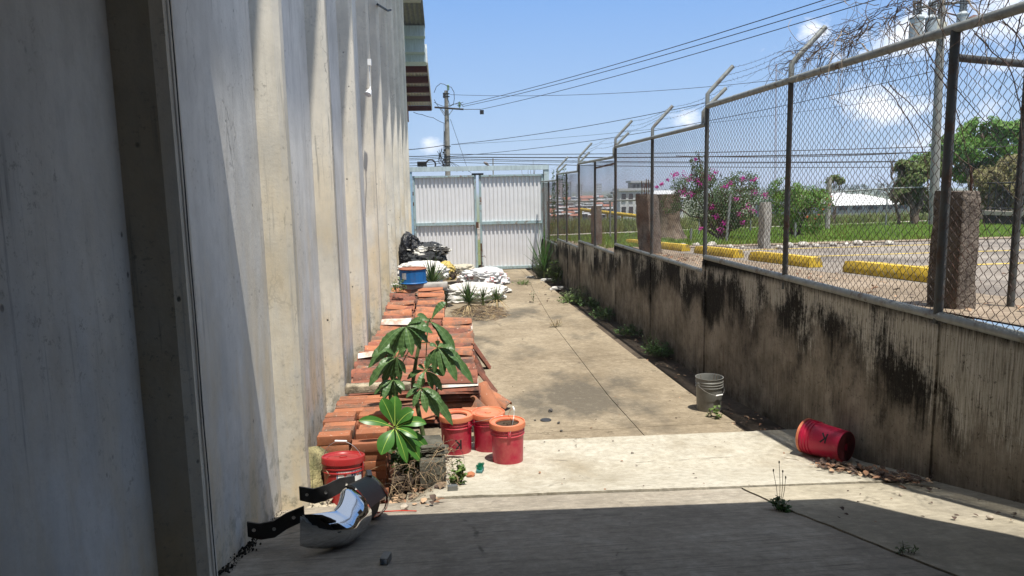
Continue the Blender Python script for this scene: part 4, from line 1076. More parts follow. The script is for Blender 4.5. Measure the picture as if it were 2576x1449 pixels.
# twig and straw heap
mb = MB(); c = hit(1205, 792)
for i in range(620):
    q = R.uniform(0, 2 * PI); r_ = R.random() ** .5; p = Vector((c.x + .02 + r_ * .62 * math.cos(q), c.y + r_ * 1.1 * math.sin(q) + .2, 0)); hh = .13 * (1 - r_ ** 2)
    p.z = gz(p.x, p.y) + hh * R.random() + .006; d = Vector((R.uniform(-1, 1), R.uniform(-.8, .8), R.uniform(-.22, .22))); l_ = R.uniform(.08, .30)
    mb.tube([p - d * l_ / 2, p + Vector((0, 0, R.uniform(0, .02))), p + d * l_ / 2], R.choice((.003, .004, .006)), 4, R.choice((0, 0, 0, 1, 1, 2)), cap=False)
for i in range(26):
    o = R.choice((hit(1180, 788), hit(1250, 775))); q = R.uniform(PI * 1.05, PI * 1.95); a = o + Vector((0, 0, .2)); b = o + Vector((math.cos(q) * .3, math.sin(q) * .42, .02))
    mb.tube([a, (a + b) / 2 + Vector((0, 0, .05)), b], [.009, .007, .003], 4, 1, cap=False)
mb.build('twig_heap', [TWIG, simple('straw', (.42, .31, .17), .9, .3, 20), simple('dark_twig', (.07, .05, .04), .9, .3)], None, 60, 'heap of dry twigs and straw under the yuccas', 'twigs', kind='stuff')
# ================================================================ sacks and bags
def cloth(name, label, cat, c, size, mat, seed, amp=.22, fr=2.2, group=None, rz=0, fold=.05, ff=7, parts=()):
    rr = random.Random(seed); bm = bmesh.new(); bmesh.ops.create_icosphere(bm, subdivisions=5, radius=1); off = Vector((seed * 2.7, seed * 1.3, seed)); vs = []
    for v in bm.verts:
        d = v.co.normalized(); e = Vector([math.copysign(abs(x) ** .75, x) for x in d])
        k = 1 + amp * mnoise.noise(e * fr * .6 + off)
        w_ = abs(mnoise.noise(e * ff * .5 + off * 2)); w2 = abs(mnoise.noise(Vector((e.x * 3, e.y * ff, e.z * 4)) + off))
        k += fold * (1 - w_ * 3) * 1.5 + fold * 1.1 * (1 - w2 * 3) + fold * .5 * mnoise.noise(e * 9 + off)
        q = Vector((e.x * size[0], e.y * size[1], e.z * size[2])) * k; q.z = max(q.z, -size[2] * .62)
        q = Matrix.Rotation(rz, 3, 'Z') @ q; q.z += size[2] * .62; vs.append(q)
    bm.verts.index_update(); mb = MB(); mb.add(vs, [[v.index for v in f.verts] for f in bm.faces]); bm.free()
    return mb.build(name, mat, None, 70, label, cat, group, loc=c)
def clothmat(name, c, c2, rough=.7, k=.62, coat=0):
    g = G(name); v = g.pos(local=True); f = g.ramp(g.noise(v, 3.2, 4, .6), [(k, 0), (k + .03, 1)])
    col = g.mix(f, c, c2); col = g.mix(g.ramp(g.noise(v, 9, 6, .7), [(.5, 0), (.75, .35)]), col, tuple(x * .5 for x in c))
    h = g.ma('ADD', g.noise(g.pos((1, 3, 1), local=True), 5, 5, .6, 1.2), g.ma('MULTIPLY', g.noise(v, 60, 3), .1))
    return g.out(col, rough, h, .9, .05, spec=.4, coat=coat)
WS = clothmat('white_sackcloth', (.60, .58, .54), (.50, .48, .43)); WS2 = clothmat('white_red_sackcloth', (.60, .60, .60), (.32, .03, .04), .6, .60)
BB = clothmat('black_bag', (.010, .010, .012), (.02, .02, .022), .32); GBG = clothmat('grey_cloth', (.03, .032, .034), (.06, .055, .05), .8); YB = clothmat('yellow_sack', (.48, .36, .10), (.06, .04, .03), .6, .56)
TAN = clothmat('tan_sack', (.44, .40, .31), (.30, .27, .2), .8)
def gp(px, py, dz=0):
    p = hit(px, py); p.z += dz; return p
gb_ = 'sacks and bags dumped at the gate'
cloth('sack', 'biggest dirty white sack, sprawled flat on the slab behind the yuccas', 'sack', gp(1190, 755), (.72, .62, .25), WS, 1, .16, 2, gb_, -.35, .05)
cloth('sack', 'white and red sack with folds behind the sprawled white sack, alley side', 'sack', gp(1215, 715), (.66, .55, .27), WS2, 2, .2, 2.4, gb_, -.6, .08)
cloth('sack', 'white corner of a torn sack lying farthest out on the slab', 'sack', gp(1252, 736), (.26, .3, .11), WS, 3, .3, 2.4, gb_, .5, .08)
cloth('sack', 'crumpled tan sack lying between the white sacks', 'sack', gp(1158, 712, .30), (.40, .35, .14), TAN, 4, .25, 3, gb_, .2, .09)
cloth('sack', 'yellow printed sack behind the tall yucca', 'sack', at_y(1118, 703, 16.6), (.25, .25, .24), YB, 5, .2, 2.4, gb_, .2, .06)
cloth('sack', 'white sack at the foot of the black bags behind the blue drum', 'sack', at_y(1060, 708, 16.2), (.55, .4, .26), WS, 6, .2, 2.4, gb_, .1, .06)
cloth('rubbish_bag', 'large dark grey cloth bag, middle of the bag heap against the warehouse', 'bag', at_y(1070, 690, 17.2), (.52, .4, .40), GBG, 7, .2, 2.2, gb_, .05, .06)
cloth('rubbish_bag', 'black plastic bag squeezed against the warehouse wall under the shiny one', 'bag', at_y(1033, 690, 17.3), (.24, .4, .55), BB, 8, .2, 2.6, gb_, 0, .06)
cloth('rubbish_bag', 'shiny black plastic bag on top of the bag heap by the wall', 'bag', at_y(1033, 630, 17.5), (.19, .25, .22), BB, 9, .22, 3, gb_, .3, .09)
cloth('sack', 'white sack with dark print draped over the top of the dark grey bag', 'sack', at_y(1072, 640, 17.25), (.44, .36, .12), clothmat('printed_sack', (.55, .53, .48), (.03, .025, .02), .6, .54), 10, .28, 3, gb_, .1, .1)
cloth('rubbish_bag', 'small black bag at the back top of the bag heap', 'bag', at_y(1075, 632, 17.9), (.34, .3, .13), BB, 11, .25, 3, gb_, .1, .08)
cloth('sack', 'small white sack end hanging at the right side of the bag heap', 'sack', at_y(1103, 646, 17.3), (.13, .2, .12), WS, 12, .3, 3, gb_, .4, .1)
mb = MB(); q = at_y(1095, 658, 17.0)
for a, b in (((-.05, 0, 0), (.05, 0, .02)), ((.05, 0, .02), (.02, 0, .06))): mb.tube([Vector(a), Vector(b)], .018, 6)
mb.build('red_strap', simple('red_cloth', (.5, .03, .06), .7), None, 60, 'small red strap hanging on the dark grey bag', 'strap', loc=q)
# papers near the gate corner
for i, (px, py, lab) in enumerate(((1378, 706, 'crumpled white paper scrap lying below the gate corner bush'), (1400, 727, 'white paper scrap on the slab beside the bushy pale weed'), (1335, 699, 'small white paper scrap nearest the gate on the slab'))):
    cloth('paper_scrap', lab, 'litter', gp(px, py, .003), ((.16, .17, .06)[i], .1, .03), WS, 20 + i, .4, 3, 'paper scraps near the gate', i, .2)
# ================================================================ small litter
def small(name, label, cat, px, py, f, mat, dz=.02, group=None, fn=gz, smooth=40, rz=None):
    p = hit(px, py, fn); mb = MB(); f(mb)
    return mb.build(name, mat, None, smooth, label, cat, group, loc=(p.x, p.y, p.z + dz), rot=(0, 0, R.uniform(0, 6) if rz is None else rz))
MET = simple('grey_metal', (.16, .165, .16), .4, .2, metal=.5)
def sqtube(mb):
    s_ = .0195; w_ = .0165
    for a in ((-s_, -s_, s_, s_),): pass
    L = .036
    ring = lambda r: [(-L, -r, -r), (-L, r, -r), (-L, r, r), (-L, -r, r), (L, -r, -r), (L, r, -r), (L, r, r), (L, -r, r)]
    o = ring(s_); i_ = ring(w_); mb.add(o + i_, [(0, 1, 5, 4), (1, 2, 6, 5), (2, 3, 7, 6), (3, 0, 4, 7), (8, 12, 13, 9), (9, 13, 14, 10), (10, 14, 15, 11), (11, 15, 12, 8),
        (0, 8, 9, 1), (1, 9, 10, 2), (2, 10, 11, 3), (3, 11, 8, 0), (4, 5, 13, 12), (5, 6, 14, 13), (6, 7, 15, 14), (7, 4, 12, 15)])
small('tube_offcut', 'short square steel tube offcut lying in the shaded ramp', 'offcut', 971, 1416, sqtube, MET, .022, 'square tube offcuts', rz=1.35)
small('tube_offcut', 'short square steel tube offcut lying on the pale sunlit strip', 'offcut', 1139, 1240, sqtube, MET, .04, 'square tube offcuts', rz=.1)
def brush(mb):
    mb.bbox(.055, .1, .03, .012, mi=1)
    rr = random.Random(3)
    for i in range(150):
        a = Vector((rr.uniform(-.023, .023), rr.uniform(-.045, .045), .014)); mb.tube([a, a + Vector((rr.uniform(-.014, .014), rr.uniform(-.012, .02), .032))], .0018, 3, cap=False)
small('scrub_brush', 'small green bristled scrub brush lying on the pale strip', 'brush', 1208, 1192, brush, [simple('green_bristle', (.01, .20, .11), .5), simple('teal_base', (.05, .16, .16), .5)], .035, rz=-.25)
small('brick_chip', 'orange brick chip on the pale strip beside the green brush', 'brick chip', 1184, 1203, lambda mb: mb.blob((0, 0, .012), (.042, .035, .022), 2, .4, 2.2, flat=.5), BRK, .02)
small('brick_chip', 'dark brick chip left of the orange chip on the pale strip', 'brick chip', 1163, 1203, lambda mb: mb.blob((0, 0, .01), (.035, .025, .016), 2, .4, 2.2, flat=.5, seed=3), TILED, .02)
DKST = simple('dark_stone', (.07, .065, .06), .9, .4, 20)
for px, py, r_, lab in ((1385, 1036, .035, 'largest dark stone lying on the alley slab behind the pails'), (1405, 1066, .02, 'small dark stone right of the black disc'), (1346, 1059, .014, 'tiny dark stone left of the black disc'),
                        (1275, 1018, .024, 'dark stone chip beside the lidded pail on the slab'), (1412, 1086, .018, 'small stone at the near slab joint'), (1262, 800, .03, 'dark stone at the edge of the twig heap')):
    small('stone', lab, 'stone', px, py, lambda mb, r=r_: mb.blob((0, 0, r * .4), (r, r * .7, r * .55), 2, .4, 2, flat=.4, seed=px), DKST, .004, 'small stones on the slabs')
small('rubber_disc', 'flat black rubber disc lying on the alley slab', 'disc', 1373, 1058, lambda mb: mb.lathe([(0, 0), (.058, 0), (.06, .004), (.056, .008), (.02, .009), (.0, .007)], 30), simple('disc_rubber', (.03, .03, .032), .6), .004)
for px, py, r_, lab in ((1018, 1284, .032, 'pale crumpled stone beside the red cord on the ramp edge'), (2490, 1310, .02, 'small stone in the sunlit strip of the apron near the retaining wall'), (2265, 1250, .014, 'small pebble by the leaf litter on the apron')):
    small('stone', lab, 'stone', px, py, lambda mb, r=r_: mb.blob((0, 0, r * .4), (r, r * .8, r * .6), 2, .5, 2, flat=.4, seed=px), simple('pale_stone', (.36, .31, .25), .9, .3, 20), .01, 'small stones on the ramp')
mb = MB(); mb.tube([hit(x, y) + Vector((0, 0, .012)) for x, y in ((922, 1303), (938, 1295), (970, 1291), (1010, 1289), (1048, 1290))], .0042, 6)
mb.build('string', simple('red_cord_plastic', (.45, .05, .03), .6), None, 60, 'thin red cord lying along the edge of the shade on the ramp', 'cord')
mb = MB(); p = hit(918, 1302); mb.bbox(.05, .1, .07, .004, M=Matrix.Translation((p.x, p.y, p.z + .037))); mb.build('wood_block', simple('dark_wood', (.06, .035, .025), .9, .4), None, 40, 'small dark wood block at the far end of the chrome bumper', 'block')
# concrete block with slate and soil
BLKM = simple('mossy_block', (.085, .08, .062), .95, .45, 9, dirt=(.035, .04, .018), bs=.6, bd=.02)
cb0 = Vector((-.16, 5.62, 0)); zt0 = gz(0, 5.4)
mb = MB(); mb.bbox(.20, .36, .28, .02, M=TR((cb0.x + .02, cb0.y + .02, zt0 + .05), (0, 0, .04)), jit=.006)
for i in range(5): mb.bbox(.19, .26, .014, .004, M=TR((cb0.x + .01 + R.uniform(-.03, .03), cb0.y + .08, zt0 + .20 + .017 * i), (R.uniform(-.08, .08), R.uniform(-.06, .06), R.uniform(-.3, .3))), jit=.004)
mb.build('concrete_block', BLKM, None, 40, 'mossy concrete block topped with thin grey slabs beside the glossy plant', 'block')
mb = MB(); mb.blob((-1.02, 5.35, gz(-1, 5.35) + .12), (.14, .42, .34), 3, .35, 2.5); mb.build('mossy_rock', simple('moss_stone', (.23, .20, .10), .95, .5, 7, dirt=(.06, .065, .025), bs=.8, bd=.04), None, 60, 'mossy yellow lump of mortar at the foot of the wall beside the bricks', 'rubble')
# roots, dead leaves
mb = MB(); LIT = [simple('dead_leaf', (.20, .105, .06), .85, .4, 12), simple('dead_leaf_dark', (.075, .05, .038), .9, .4, 12), simple('dead_leaf_pale', (.36, .24, .15), .85, .35, 12), TWIG]
def dleaf(mb, p, s_, mi):
    q = R.uniform(0, 6.28); d = Vector((math.cos(q), math.sin(q), R.uniform(-.25, .35))); b = p + d * s_
    blade_leaf(mb, p, (p + b) / 2 + Vector((0, 0, s_ * R.uniform(.05, .3))), b, s_ * R.uniform(.2, .36), n=4, fold=R.uniform(-.2, .7), mi=mi)
for i in range(330):
    t = R.random(); base_ = hit(2075, 1178).lerp(hit(2290, 1222), t); w_ = R.gauss(0, 1)
    p = base_ + Vector((R.gauss(0, .07), R.gauss(0, .10), 0)); p.x = min(p.x, 3.40); p.z = gz(p.x, p.y) + .02 + R.random() * .03
    if R.random() < .12: mb.tube([p, p + Vector((R.uniform(-.12, .12), R.uniform(-.1, .1), .015))], .0022, 4, 3)
    else: dleaf(mb, p, R.uniform(.03, .07), R.choice((0, 0, 1, 1, 1, 2)))
mb.build('leaf_litter', LIT, None, 60, 'brown dead leaves piled beside the overturned pail', 'leaves', kind='stuff')
mb = MB()
for i in range(170):
    y = R.uniform(6.4, 13); x = 3.40 - abs(R.gauss(0, .16)) - (.25 * R.random() if y < 8.5 else 0); p = Vector((x, y, gz(x, y) + R.uniform(-.03, .01)))
    dleaf(mb, p, R.uniform(.025, .06), R.choice((0, 1, 1, 1, 2)))
for i in range(60):
    p = hit(R.uniform(1320, 1450), R.uniform(698, 770)); p.z += .006; dleaf(mb, p, R.uniform(.04, .09), R.choice((1, 1, 0, 2)))
for i in range(70):
    p = hit(R.uniform(940, 1105), R.uniform(1225, 1275)); p.z += .012; dleaf(mb, p, R.uniform(.03, .08), R.choice((0, 1, 2)))
for i in range(60):
    p = hit(R.uniform(1250, 2000), R.uniform(900, 1240)); p.z += .024 if p.y < STR1 else .006; dleaf(mb, p, R.uniform(.012, .035), R.choice((0, 1, 1)))
for i in range(26):
    p = hit(R.uniform(2100, 2560), R.uniform(1230, 1330)); p.z += .012; dleaf(mb, p, R.uniform(.015, .04), R.choice((0, 1, 1)))
mb.build('scattered_leaves', LIT, None, 60, 'dead leaves scattered over the slabs and along the wall foot', 'leaves', kind='stuff')
mb = MB()
for i in range(230):                                                    # dry roots and straw around the block
    p = Vector((R.uniform(-.48, .06), R.uniform(5.3, 5.72), 0)); p.z = gz(p.x, p.y) + R.uniform(.0, .34); d = Vector((R.uniform(-1, 1), R.uniform(-1, .2), R.uniform(-1.5, .4))).normalized() * R.uniform(.06, .2)
    mb.tube([p, p + d * .5 + Vector((R.uniform(-.02, .02), 0, .02)), p + d], [.0022, .0018, .001], 4, R.choice((0, 0, 1, 2)), cap=False)
for i in range(30): 
    p = Vector((R.uniform(-.48, .1), R.uniform(5.2, 5.6), 0)); p.z = gz(p.x, p.y) + .02; dleaf(mb, p, R.uniform(.04, .1), 0)
mb.build('dry_roots', [TWIG, simple('root_dark', (.05, .036, .025), .9), simple('straw2', (.36, .27, .16), .9)], None, 60, 'tangle of dry roots and straw around the mossy block', 'roots', kind='stuff')
weed('weed_clump', 'shaded green undergrowth between the bricks and the mossy block', 'weed', Vector((-.30, 5.85, gz(-.3, 5.85) + .1)), 70, .42, .24, WG, .02, .07, 40)
weed('weed_clump', 'small bright weed at the alley corner of the mossy block', 'weed', Vector((.06, 5.4, gz(.06, 5.4) + .02)), 22, .26, .08, WG2, .014, .035, 41)
weed('weed_clump', 'pale weed growing from the tiles beside the blue drum', 'weed', at_y(1003, 735, 12.0), 30, .3, .14, WG2, .014, .04, 42)
weed('weed_clump', 'dry bare weed stems at the corner of the shaded wall', 'weed', Vector((-1.0, 4.95, gz(-1, 4.95))), 9, .5, .22, TWIG, .004, .03, 43)
mb = MB(); mb.blob((-.98, 4.95, gz(-.98, 4.95) + .0), (.16, .16, .06), 3, .5, 3)
for i in range(14): mb.blob((R.uniform(-1.08, -.8), R.uniform(4.78, 5.15), gz(-.95, 4.95) + R.uniform(.0, .05)), (R.uniform(.015, .04),) * 3, 1, .4, 2, seed=i)
mb.build('mortar_rubble', simple('pale_rubble', (.40, .35, .26), .95, .35, 14, bs=.7, bd=.02), None, 50, 'pale mortar rubble at the wall corner behind the bumper', 'rubble', kind='stuff')

mb = MB(); rr = random.Random(8)
for i in range(300):
    t = rr.random(); t = t if mnoise.noise(Vector((t * 7, 1, 0))) > -.1 else rr.random() * .45; y = 3.4 + 1.3 * t; x = -1.143 + abs(rr.gauss(0, .03)); s_ = rr.uniform(.0015, .006) * (1.3 if .2 < t < .5 or t < .1 else .6)
    mb.blob((x, y, gz(x, y) + .004 + abs(rr.gauss(0, .012))), (s_, s_ * 1.5, s_), 1, .5, 3, seed=i)
mb.build('moss_line', simple('black_moss', (.012, .012, .008), .95, .4, 20), None, None, 'black moss along the foot of the shaded wall', 'moss', kind='stuff')
# ================================================================ the lot beyond the fence
def hp(px, py): return hit(px, py, pz)
GED = 15.9
sheet('parking_lot', 3.47, 70, lin(-9, GED, 40), ASPH, fn=pz, nx=30, dz=0)
sheet('lot_edge', 3.465, lambda y: 4.55 + .25 * mnoise.noise(Vector((y * .8, 0, 0))), lin(-9, 22, 60), EARTH, fn=pz, dz=.012, nx=4)
sheet('gravel_edge', 4.6, 70, [GED - .5 , GED - .1, GED + .5], EARTH, fn=pz, dz=.016, nx=30)
sheet('lawn', 3.6, 90, lin(GED, 46, 20), TURF, fn=pz, nx=30)
def pzs(x, y): return pz(x, y) if x > 3.5 or y > 62 else gz(x, y) - .3
sheet('terrain', -500, 900, lin(26, 60, 10) + lin(62, 160, 16) + lin(180, 600, 10) + [900, 1500, 3000, 6000], DRYT, fn=lambda x, y: (pz(x, y) if x > 3.5 or y > 62 else -.45) - .12, nx=400)
sheet('street', -30, 3.6, [26, 40, 60], ASPH, fn=lambda x, y: -.40, nx=4)
# path through the grass
pa = [(3.7, 28.6), (8, 30.6), (14, 33.4), (20, 36), (28, 40), (40, 43.5)]
mb = MB(); P = [[Vector((x, y + e, pz(x, y + e) + .05)) for e in (-.75, .75)] for x, y in pa]
mb.grid(P); mb.build('footpath', simple('path_dirt', (.40, .36, .30), .9, .2, 3, local=False), None, None, kind='structure')
PATHY = [(p[0].x, (p[0].y + p[1].y) / 2, abs(p[1].y - p[0].y) / 2) for p in P]
# yellow stall lines
YLINE = simple('worn_yellow', (.46, .33, .06), .8, .35, 6, local=False)
for y in (6.0, 8.58, 11.2, 13.8):
    mb = MB(); mb.grid([[Vector((x, y + e, pz(x, y) + .005)) for x in lin(5.6, 10.6, 8)] for e in (-.05, .05)]); mb.build('stall_line', YLINE, None, None, kind='structure')
# wheel stops
YEL = simple('yellow_paint', (.58, .39, .03), .7, .3, 9, dirt=(.22, .17, .08), bs=.5)
ws = ['nearest yellow wheel stop, half behind the thick concrete stub', 'second yellow wheel stop from the camera, between the fence posts', 'third yellow wheel stop, by the tall fence post', 'fourth yellow wheel stop, beside the leaning concrete stub', 'farthest yellow wheel stop, left of the leaning concrete stub']
for i, y in enumerate((6.28, 8.95, 11.42, 14.0, 16.6)):
    mb = MB(); x = 4.87; prof2 = [(-.10, 0), (-.10, .06), (-.065, .135), (.065, .135), (.10, .06), (.10, 0)]
    P = []
    for t in lin(0, 1.88, 12):
        k = .93 if t in (0, 1.88) else 1
        P.append([Vector((a * k, t, b * k + .006 * mnoise.noise(Vector((t * 5, a * 9, i))))) for a, b in prof2])
    mb.grid(P, closed=True); mb.f += [tuple(range(6)), tuple(12 * 6 + k for k in range(5, -1, -1))]; mb.m += [0, 0]
    mb.build('wheel_stop', YEL, None, 30, ws[i], 'wheel stop', 'yellow wheel stops along the lot edge', loc=(x, y, pz(x, y) + .004), rot=(math.atan(-.042), 0, 0))
# concrete stubs
STUB = simple('stub_concrete', (.165, .135, .108), .95, .4, 7, dirt=(.06, .045, .035), bs=.9, bd=.03); STUBL = simple('pale_stub', (.34, .32, .28), .95, .3, 10, bs=.9, bd=.02)
REBAR = simple('rebar', (.09, .045, .03), .9, .3, 30)
def stub(label, px0, px1, pyt, pyb, mat, lean=0, depth=None, rebar=0, rz=.2, Y=None, jit=.01, grp='broken concrete stubs beyond the fence'):
    b = hp((px0 + px1) / 2, pyb) if Y is None else at_y((px0 + px1) / 2, pyb, Y)
    w_ = (px1 - px0) / 1800 * b.y * .82; h_ = (pyb - pyt) / 1800 * b.y
    t = thing('concrete_stub', label, 'post', b, rz, grp); mb = MB(); d = depth or w_
    P = []
    for k in range(13):
        z = -.1 + (h_ + .1) * k / 12; row = []
        for sx, sy in ((-1, -1), (-.85, -1), (0, -1), (.85, -1), (1, -1), (1, -.8), (1, 0), (1, .8), (1, 1), (.85, 1), (0, 1), (-.85, 1), (-1, 1), (-1, .8), (-1, 0), (-1, -.8)):
            kk = 1 - (.05 if abs(sx) == 1 and abs(sy) == 1 else 0) - (.10 if k == 12 else 0)
            q = Vector((sx * w_ / 2 * kk + lean * z, sy * d / 2 * kk, z)); nn = mnoise.noise(Vector((q.x * 5, q.y * 5, q.z * 4 + px0)))
            q += Vector((sx, sy, .6 if k == 12 else 0)) * jit * nn * 1.5; row.append(q)
        P.append(row)
    mb.grid(P, closed=True); mb.f.append(tuple(12 * 16 + k for k in range(16))); mb.m.append(0)
    mb.build('shaft', mat, t, 35)
    for k in range(rebar):
        mb = MB(); x = (-.35 + .7 * k / max(1, rebar - 1)) * w_ + lean * h_; y = R.uniform(-.3, .3) * d; hh = R.uniform(.16, .30)
        mb.tube([(x, y, h_ - .1), (x + R.uniform(-.01, .01), y, h_ + hh * .5), (x + R.uniform(-.03, .03), y, h_ + hh)], .009, 6); mb.build('rebar', REBAR, t, 60)
    return t
stub('thick dark concrete stub with two rebar rods, nearest the camera behind the fence', 2354, 2426, 460, 776, STUB, 0, .30, 2, .06, None)
stub('leaning dark concrete stub with rebar on top, beside the cut tree trunk', 1612, 1660, 486, 640, STUB, -.10, .34, 4, .5)
stub('pale speckled concrete post in front of the two shrubs', 1908, 1936, 505, 624, STUBL, 0, None, 0, .3)
stub('slim brown concrete stub with a bent rod behind the far fence section', 1488, 1514, 517, 622, STUB, 0, None, 1, .3)
# cut trunk
b = hp(1682, 602); h_ = 115 / 1800 * b.y; r0 = 30 / 1800 * b.y
TRK = thing('tree_stump', 'tall sawn off tree trunk with flared roots on the grass beyond the fence', 'stump', b)
mb = MB(); P = []
for k in range(15):
    z = -.1 + (h_ + .1) * k / 14; row = []
    for i in range(28):
        q = 2 * PI * i / 28; fl = max(0, 1 - z / (h_ * .42)) ** 2
        rr = r0 * (1 + .05 * math.sin(3 * q) + .06 * mnoise.noise(Vector((math.cos(q) * 2, math.sin(q) * 2, z * 2)))) * (1 + fl * (.35 + .45 * max(0, math.sin(q * 2.5 + 1))))
        row.append(Vector((rr * math.cos(q), rr * math.sin(q), z)))
    P.append(row)
mb.grid(P, closed=True); mb.build('bark', simple('grey_bark', (.20, .155, .12), .95, .45, 6, dirt=(.045, .032, .025), bs=1, bd=.04), TRK, 50)
mb = MB(); mb.add([Vector((p.x, p.y, p.z + .003)) for p in P[-1]], [tuple(range(28))]); mb.build('cut_face', simple('cut_wood', (.10, .075, .06), .95, .4), TRK)
# white stones on the grass edge
STN = simple('whitewashed_stone', (.46, .43, .38), .9, .3, 8, dirt=(.20, .17, .14)); sms = []
for k in range(4):
    mb = MB(); mb.blob((0, 0, .06), (.16, .13, .10), 2, .3, 1.8, flat=.5, seed=k); sms.append(mb.mesh('edging_stone', STN, 60))
xs = [(1716, 626), (1752, 623), (1790, 624), (1836, 629), (1868, 628), (1960, 630), (1985, 626), (2020, 624), (2052, 625), (2096, 622), (2128, 620), (2158, 620), (2196, 619), (2236, 620)]
for i, (px, py) in enumerate(xs):
    p = hp(px, py - 3); o = bpy.data.objects.new('edging_stone', sms[i % 4]); COL.objects.link(o); k = R.uniform(.35, .75) * (1.3 if i in (2, 11) else 1)
    o.location = p; o.scale = (k, k, k); o.rotation_euler = (0, 0, R.uniform(0, 6))
    prop(o, f'whitewashed stone on the lawn edge, {ORD[i]} from the leaning stub going right', 'stone', 'whitewashed stones edging the lawn')
# grass
def grass(name, n, region, hgt, mat, label, seed, lean=.4, ok=None, w_=.012):
    rr = random.Random(seed); mb = MB(); V = []; Fc = []
    for i in range(n):
        for _ in range(20):
            x = rr.uniform(region[0], region[1]); y = region[2] + (region[3] - region[2]) * rr.random() ** 1.25
            if x - y * .85 < 1.5 and (ok is None or ok(x, y)): break
        else: continue
        dens = mnoise.noise(Vector((x * .5, y * .5, seed)))
        if dens < -.32 and rr.random() < .8: continue
        hh = hgt * rr.uniform(.5, 1.25) * (1 + .5 * dens); z = pz(x, y)
        for k in range(3):
            q = rr.uniform(0, PI); dx, dy = math.cos(q) * w_, math.sin(q) * w_; lx, ly = rr.uniform(-1, 1) * lean * hh, rr.uniform(-1, 1) * lean * hh
            ox, oy = rr.uniform(-.06, .06), rr.uniform(-.06, .06); b0 = len(V)
            V += [(x + ox - dx, y + oy - dy, z), (x + ox + dx, y + oy + dy, z), (x + ox + lx * .4 + dx * .6, y + oy + ly * .4 + dy * .6, z + hh * .6), (x + ox + lx * .4 - dx * .6, y + oy + ly * .4 - dy * .6, z + hh * .6), (x + ox + lx, y + oy + ly, z + hh)]
            Fc += [(b0, b0 + 1, b0 + 2, b0 + 3), (b0 + 3, b0 + 2, b0 + 4)]
    mb.add(V, Fc); return mb.build(name, mat, None, None, label, 'grass', kind='stuff')
def pathy(x):
    return interp([(a, b) for a, b, c in PATHY], x)
GR = m_leaf('lawn_blade', (.16, .26, .04), (.27, .37, .075), .45, .5, sc_=.8); GRT = m_leaf('tall_blade', (.17, .215, .06), (.28, .30, .11), .45, .55, sc_=.6)
def offpath(x, y, c=.9): return abs(y - pathy(x)) > c + .02 * y
grass('lawn_grass', 17000, (3.7, 26, GED + .2, 34), .10, GR, 'short bright green lawn grass beyond the parking lot', 1, ok=lambda x, y: y < pathy(x) - 1.0)
grass('lawn_grass', 7000, (8, 34, 26, 46), .12, GR, 'lawn grass farther back toward the footpath on the right', 4, ok=lambda x, y: y < pathy(x) - 1.2, w_=.02)
grass('tall_grass', 12000, (3.7, 48, 27, 62), .55, GRT, 'taller dull green grass beyond the footpath', 2, ok=lambda x, y: y > pathy(x) + 1.4, w_=.035)
# lot litter and dry leaves along the fence
mb = MB()
for i in range(260):
    y = R.uniform(8.5, 14) if R.random() < .75 else R.uniform(3.6, 8.5); x = 3.6 + abs(R.gauss(0, .35)); p = Vector((x, y, pz(x, y) + .03)); dleaf(mb, p, R.uniform(.04, .09), R.choice((0, 0, 1, 2, 2)))
for i in range(160):
    p = Vector((R.uniform(4, 11), R.uniform(5, 15), 0)); p.z = pz(p.x, p.y) + .012; dleaf(mb, p, R.uniform(.03, .07), R.choice((0, 1, 1)))
mb.build('lot_leaves', LIT, None, 60, 'dry leaves along the fence foot and over the parking lot', 'leaves', kind='stuff')
# ================================================================ shrubs and trees
def foliage(mb, c, rad, n, ls, rr, mi=0, seed=0, hollow=.55, cut=-.25, droop=.2, fr=1.6):
    c = Vector(c)
    made = 0; tries = 0
    while made < n and tries < n * 6:
        tries += 1
        d = Vector((rr.gauss(0, 1), rr.gauss(0, 1), rr.gauss(0, 1))).normalized(); r_ = hollow + (1 - hollow) * rr.random() ** .6
        p = Vector((d.x * rad[0], d.y * rad[1], d.z * rad[2])) * r_ * (1 + .28 * mnoise.noise(d * 1.8 + Vector((seed, 0, 0))))
        if mnoise.noise((c + p) * fr + Vector((seed * 5, 0, 0))) < cut: continue
        made += 1; o = c + p; nn = (d + Vector((rr.uniform(-1, 1), rr.uniform(-1, 1), rr.uniform(-.2, 1.2))) * .8).normalized(); a = nn.orthogonal().normalized(); a = Matrix.Rotation(rr.uniform(0, 6.28), 3, nn) @ a
        b_ = nn.cross(a); l_ = ls * rr.uniform(.6, 1.35); w_ = l_ * .42
        mb.add([o - a * l_ * .5, o + b_ * w_ * .5, o + a * l_ * .5 - Vector((0, 0, l_ * droop)), o - b_ * w_ * .5], [(0, 1, 2, 3)], mi)
def limb(mb, a, b, r0, r1, rr, n=6, wob=.08, mi=0):
    L = (b - a).length; pts = [a.lerp(b, t) + Vector((rr.uniform(-1, 1), rr.uniform(-1, 1), rr.uniform(-.5, .5))) * wob * L * (0 if t in (0, 1) else 1) for t in lin(0, 1, n)]
    mb.tube(pts, [r0 + (r1 - r0) * t for t in lin(0, 1, n)], 7, mi); return pts
BARK = simple('brown_bark', (.13, .10, .075), .95, .4, 8, bs=.8, bd=.02)
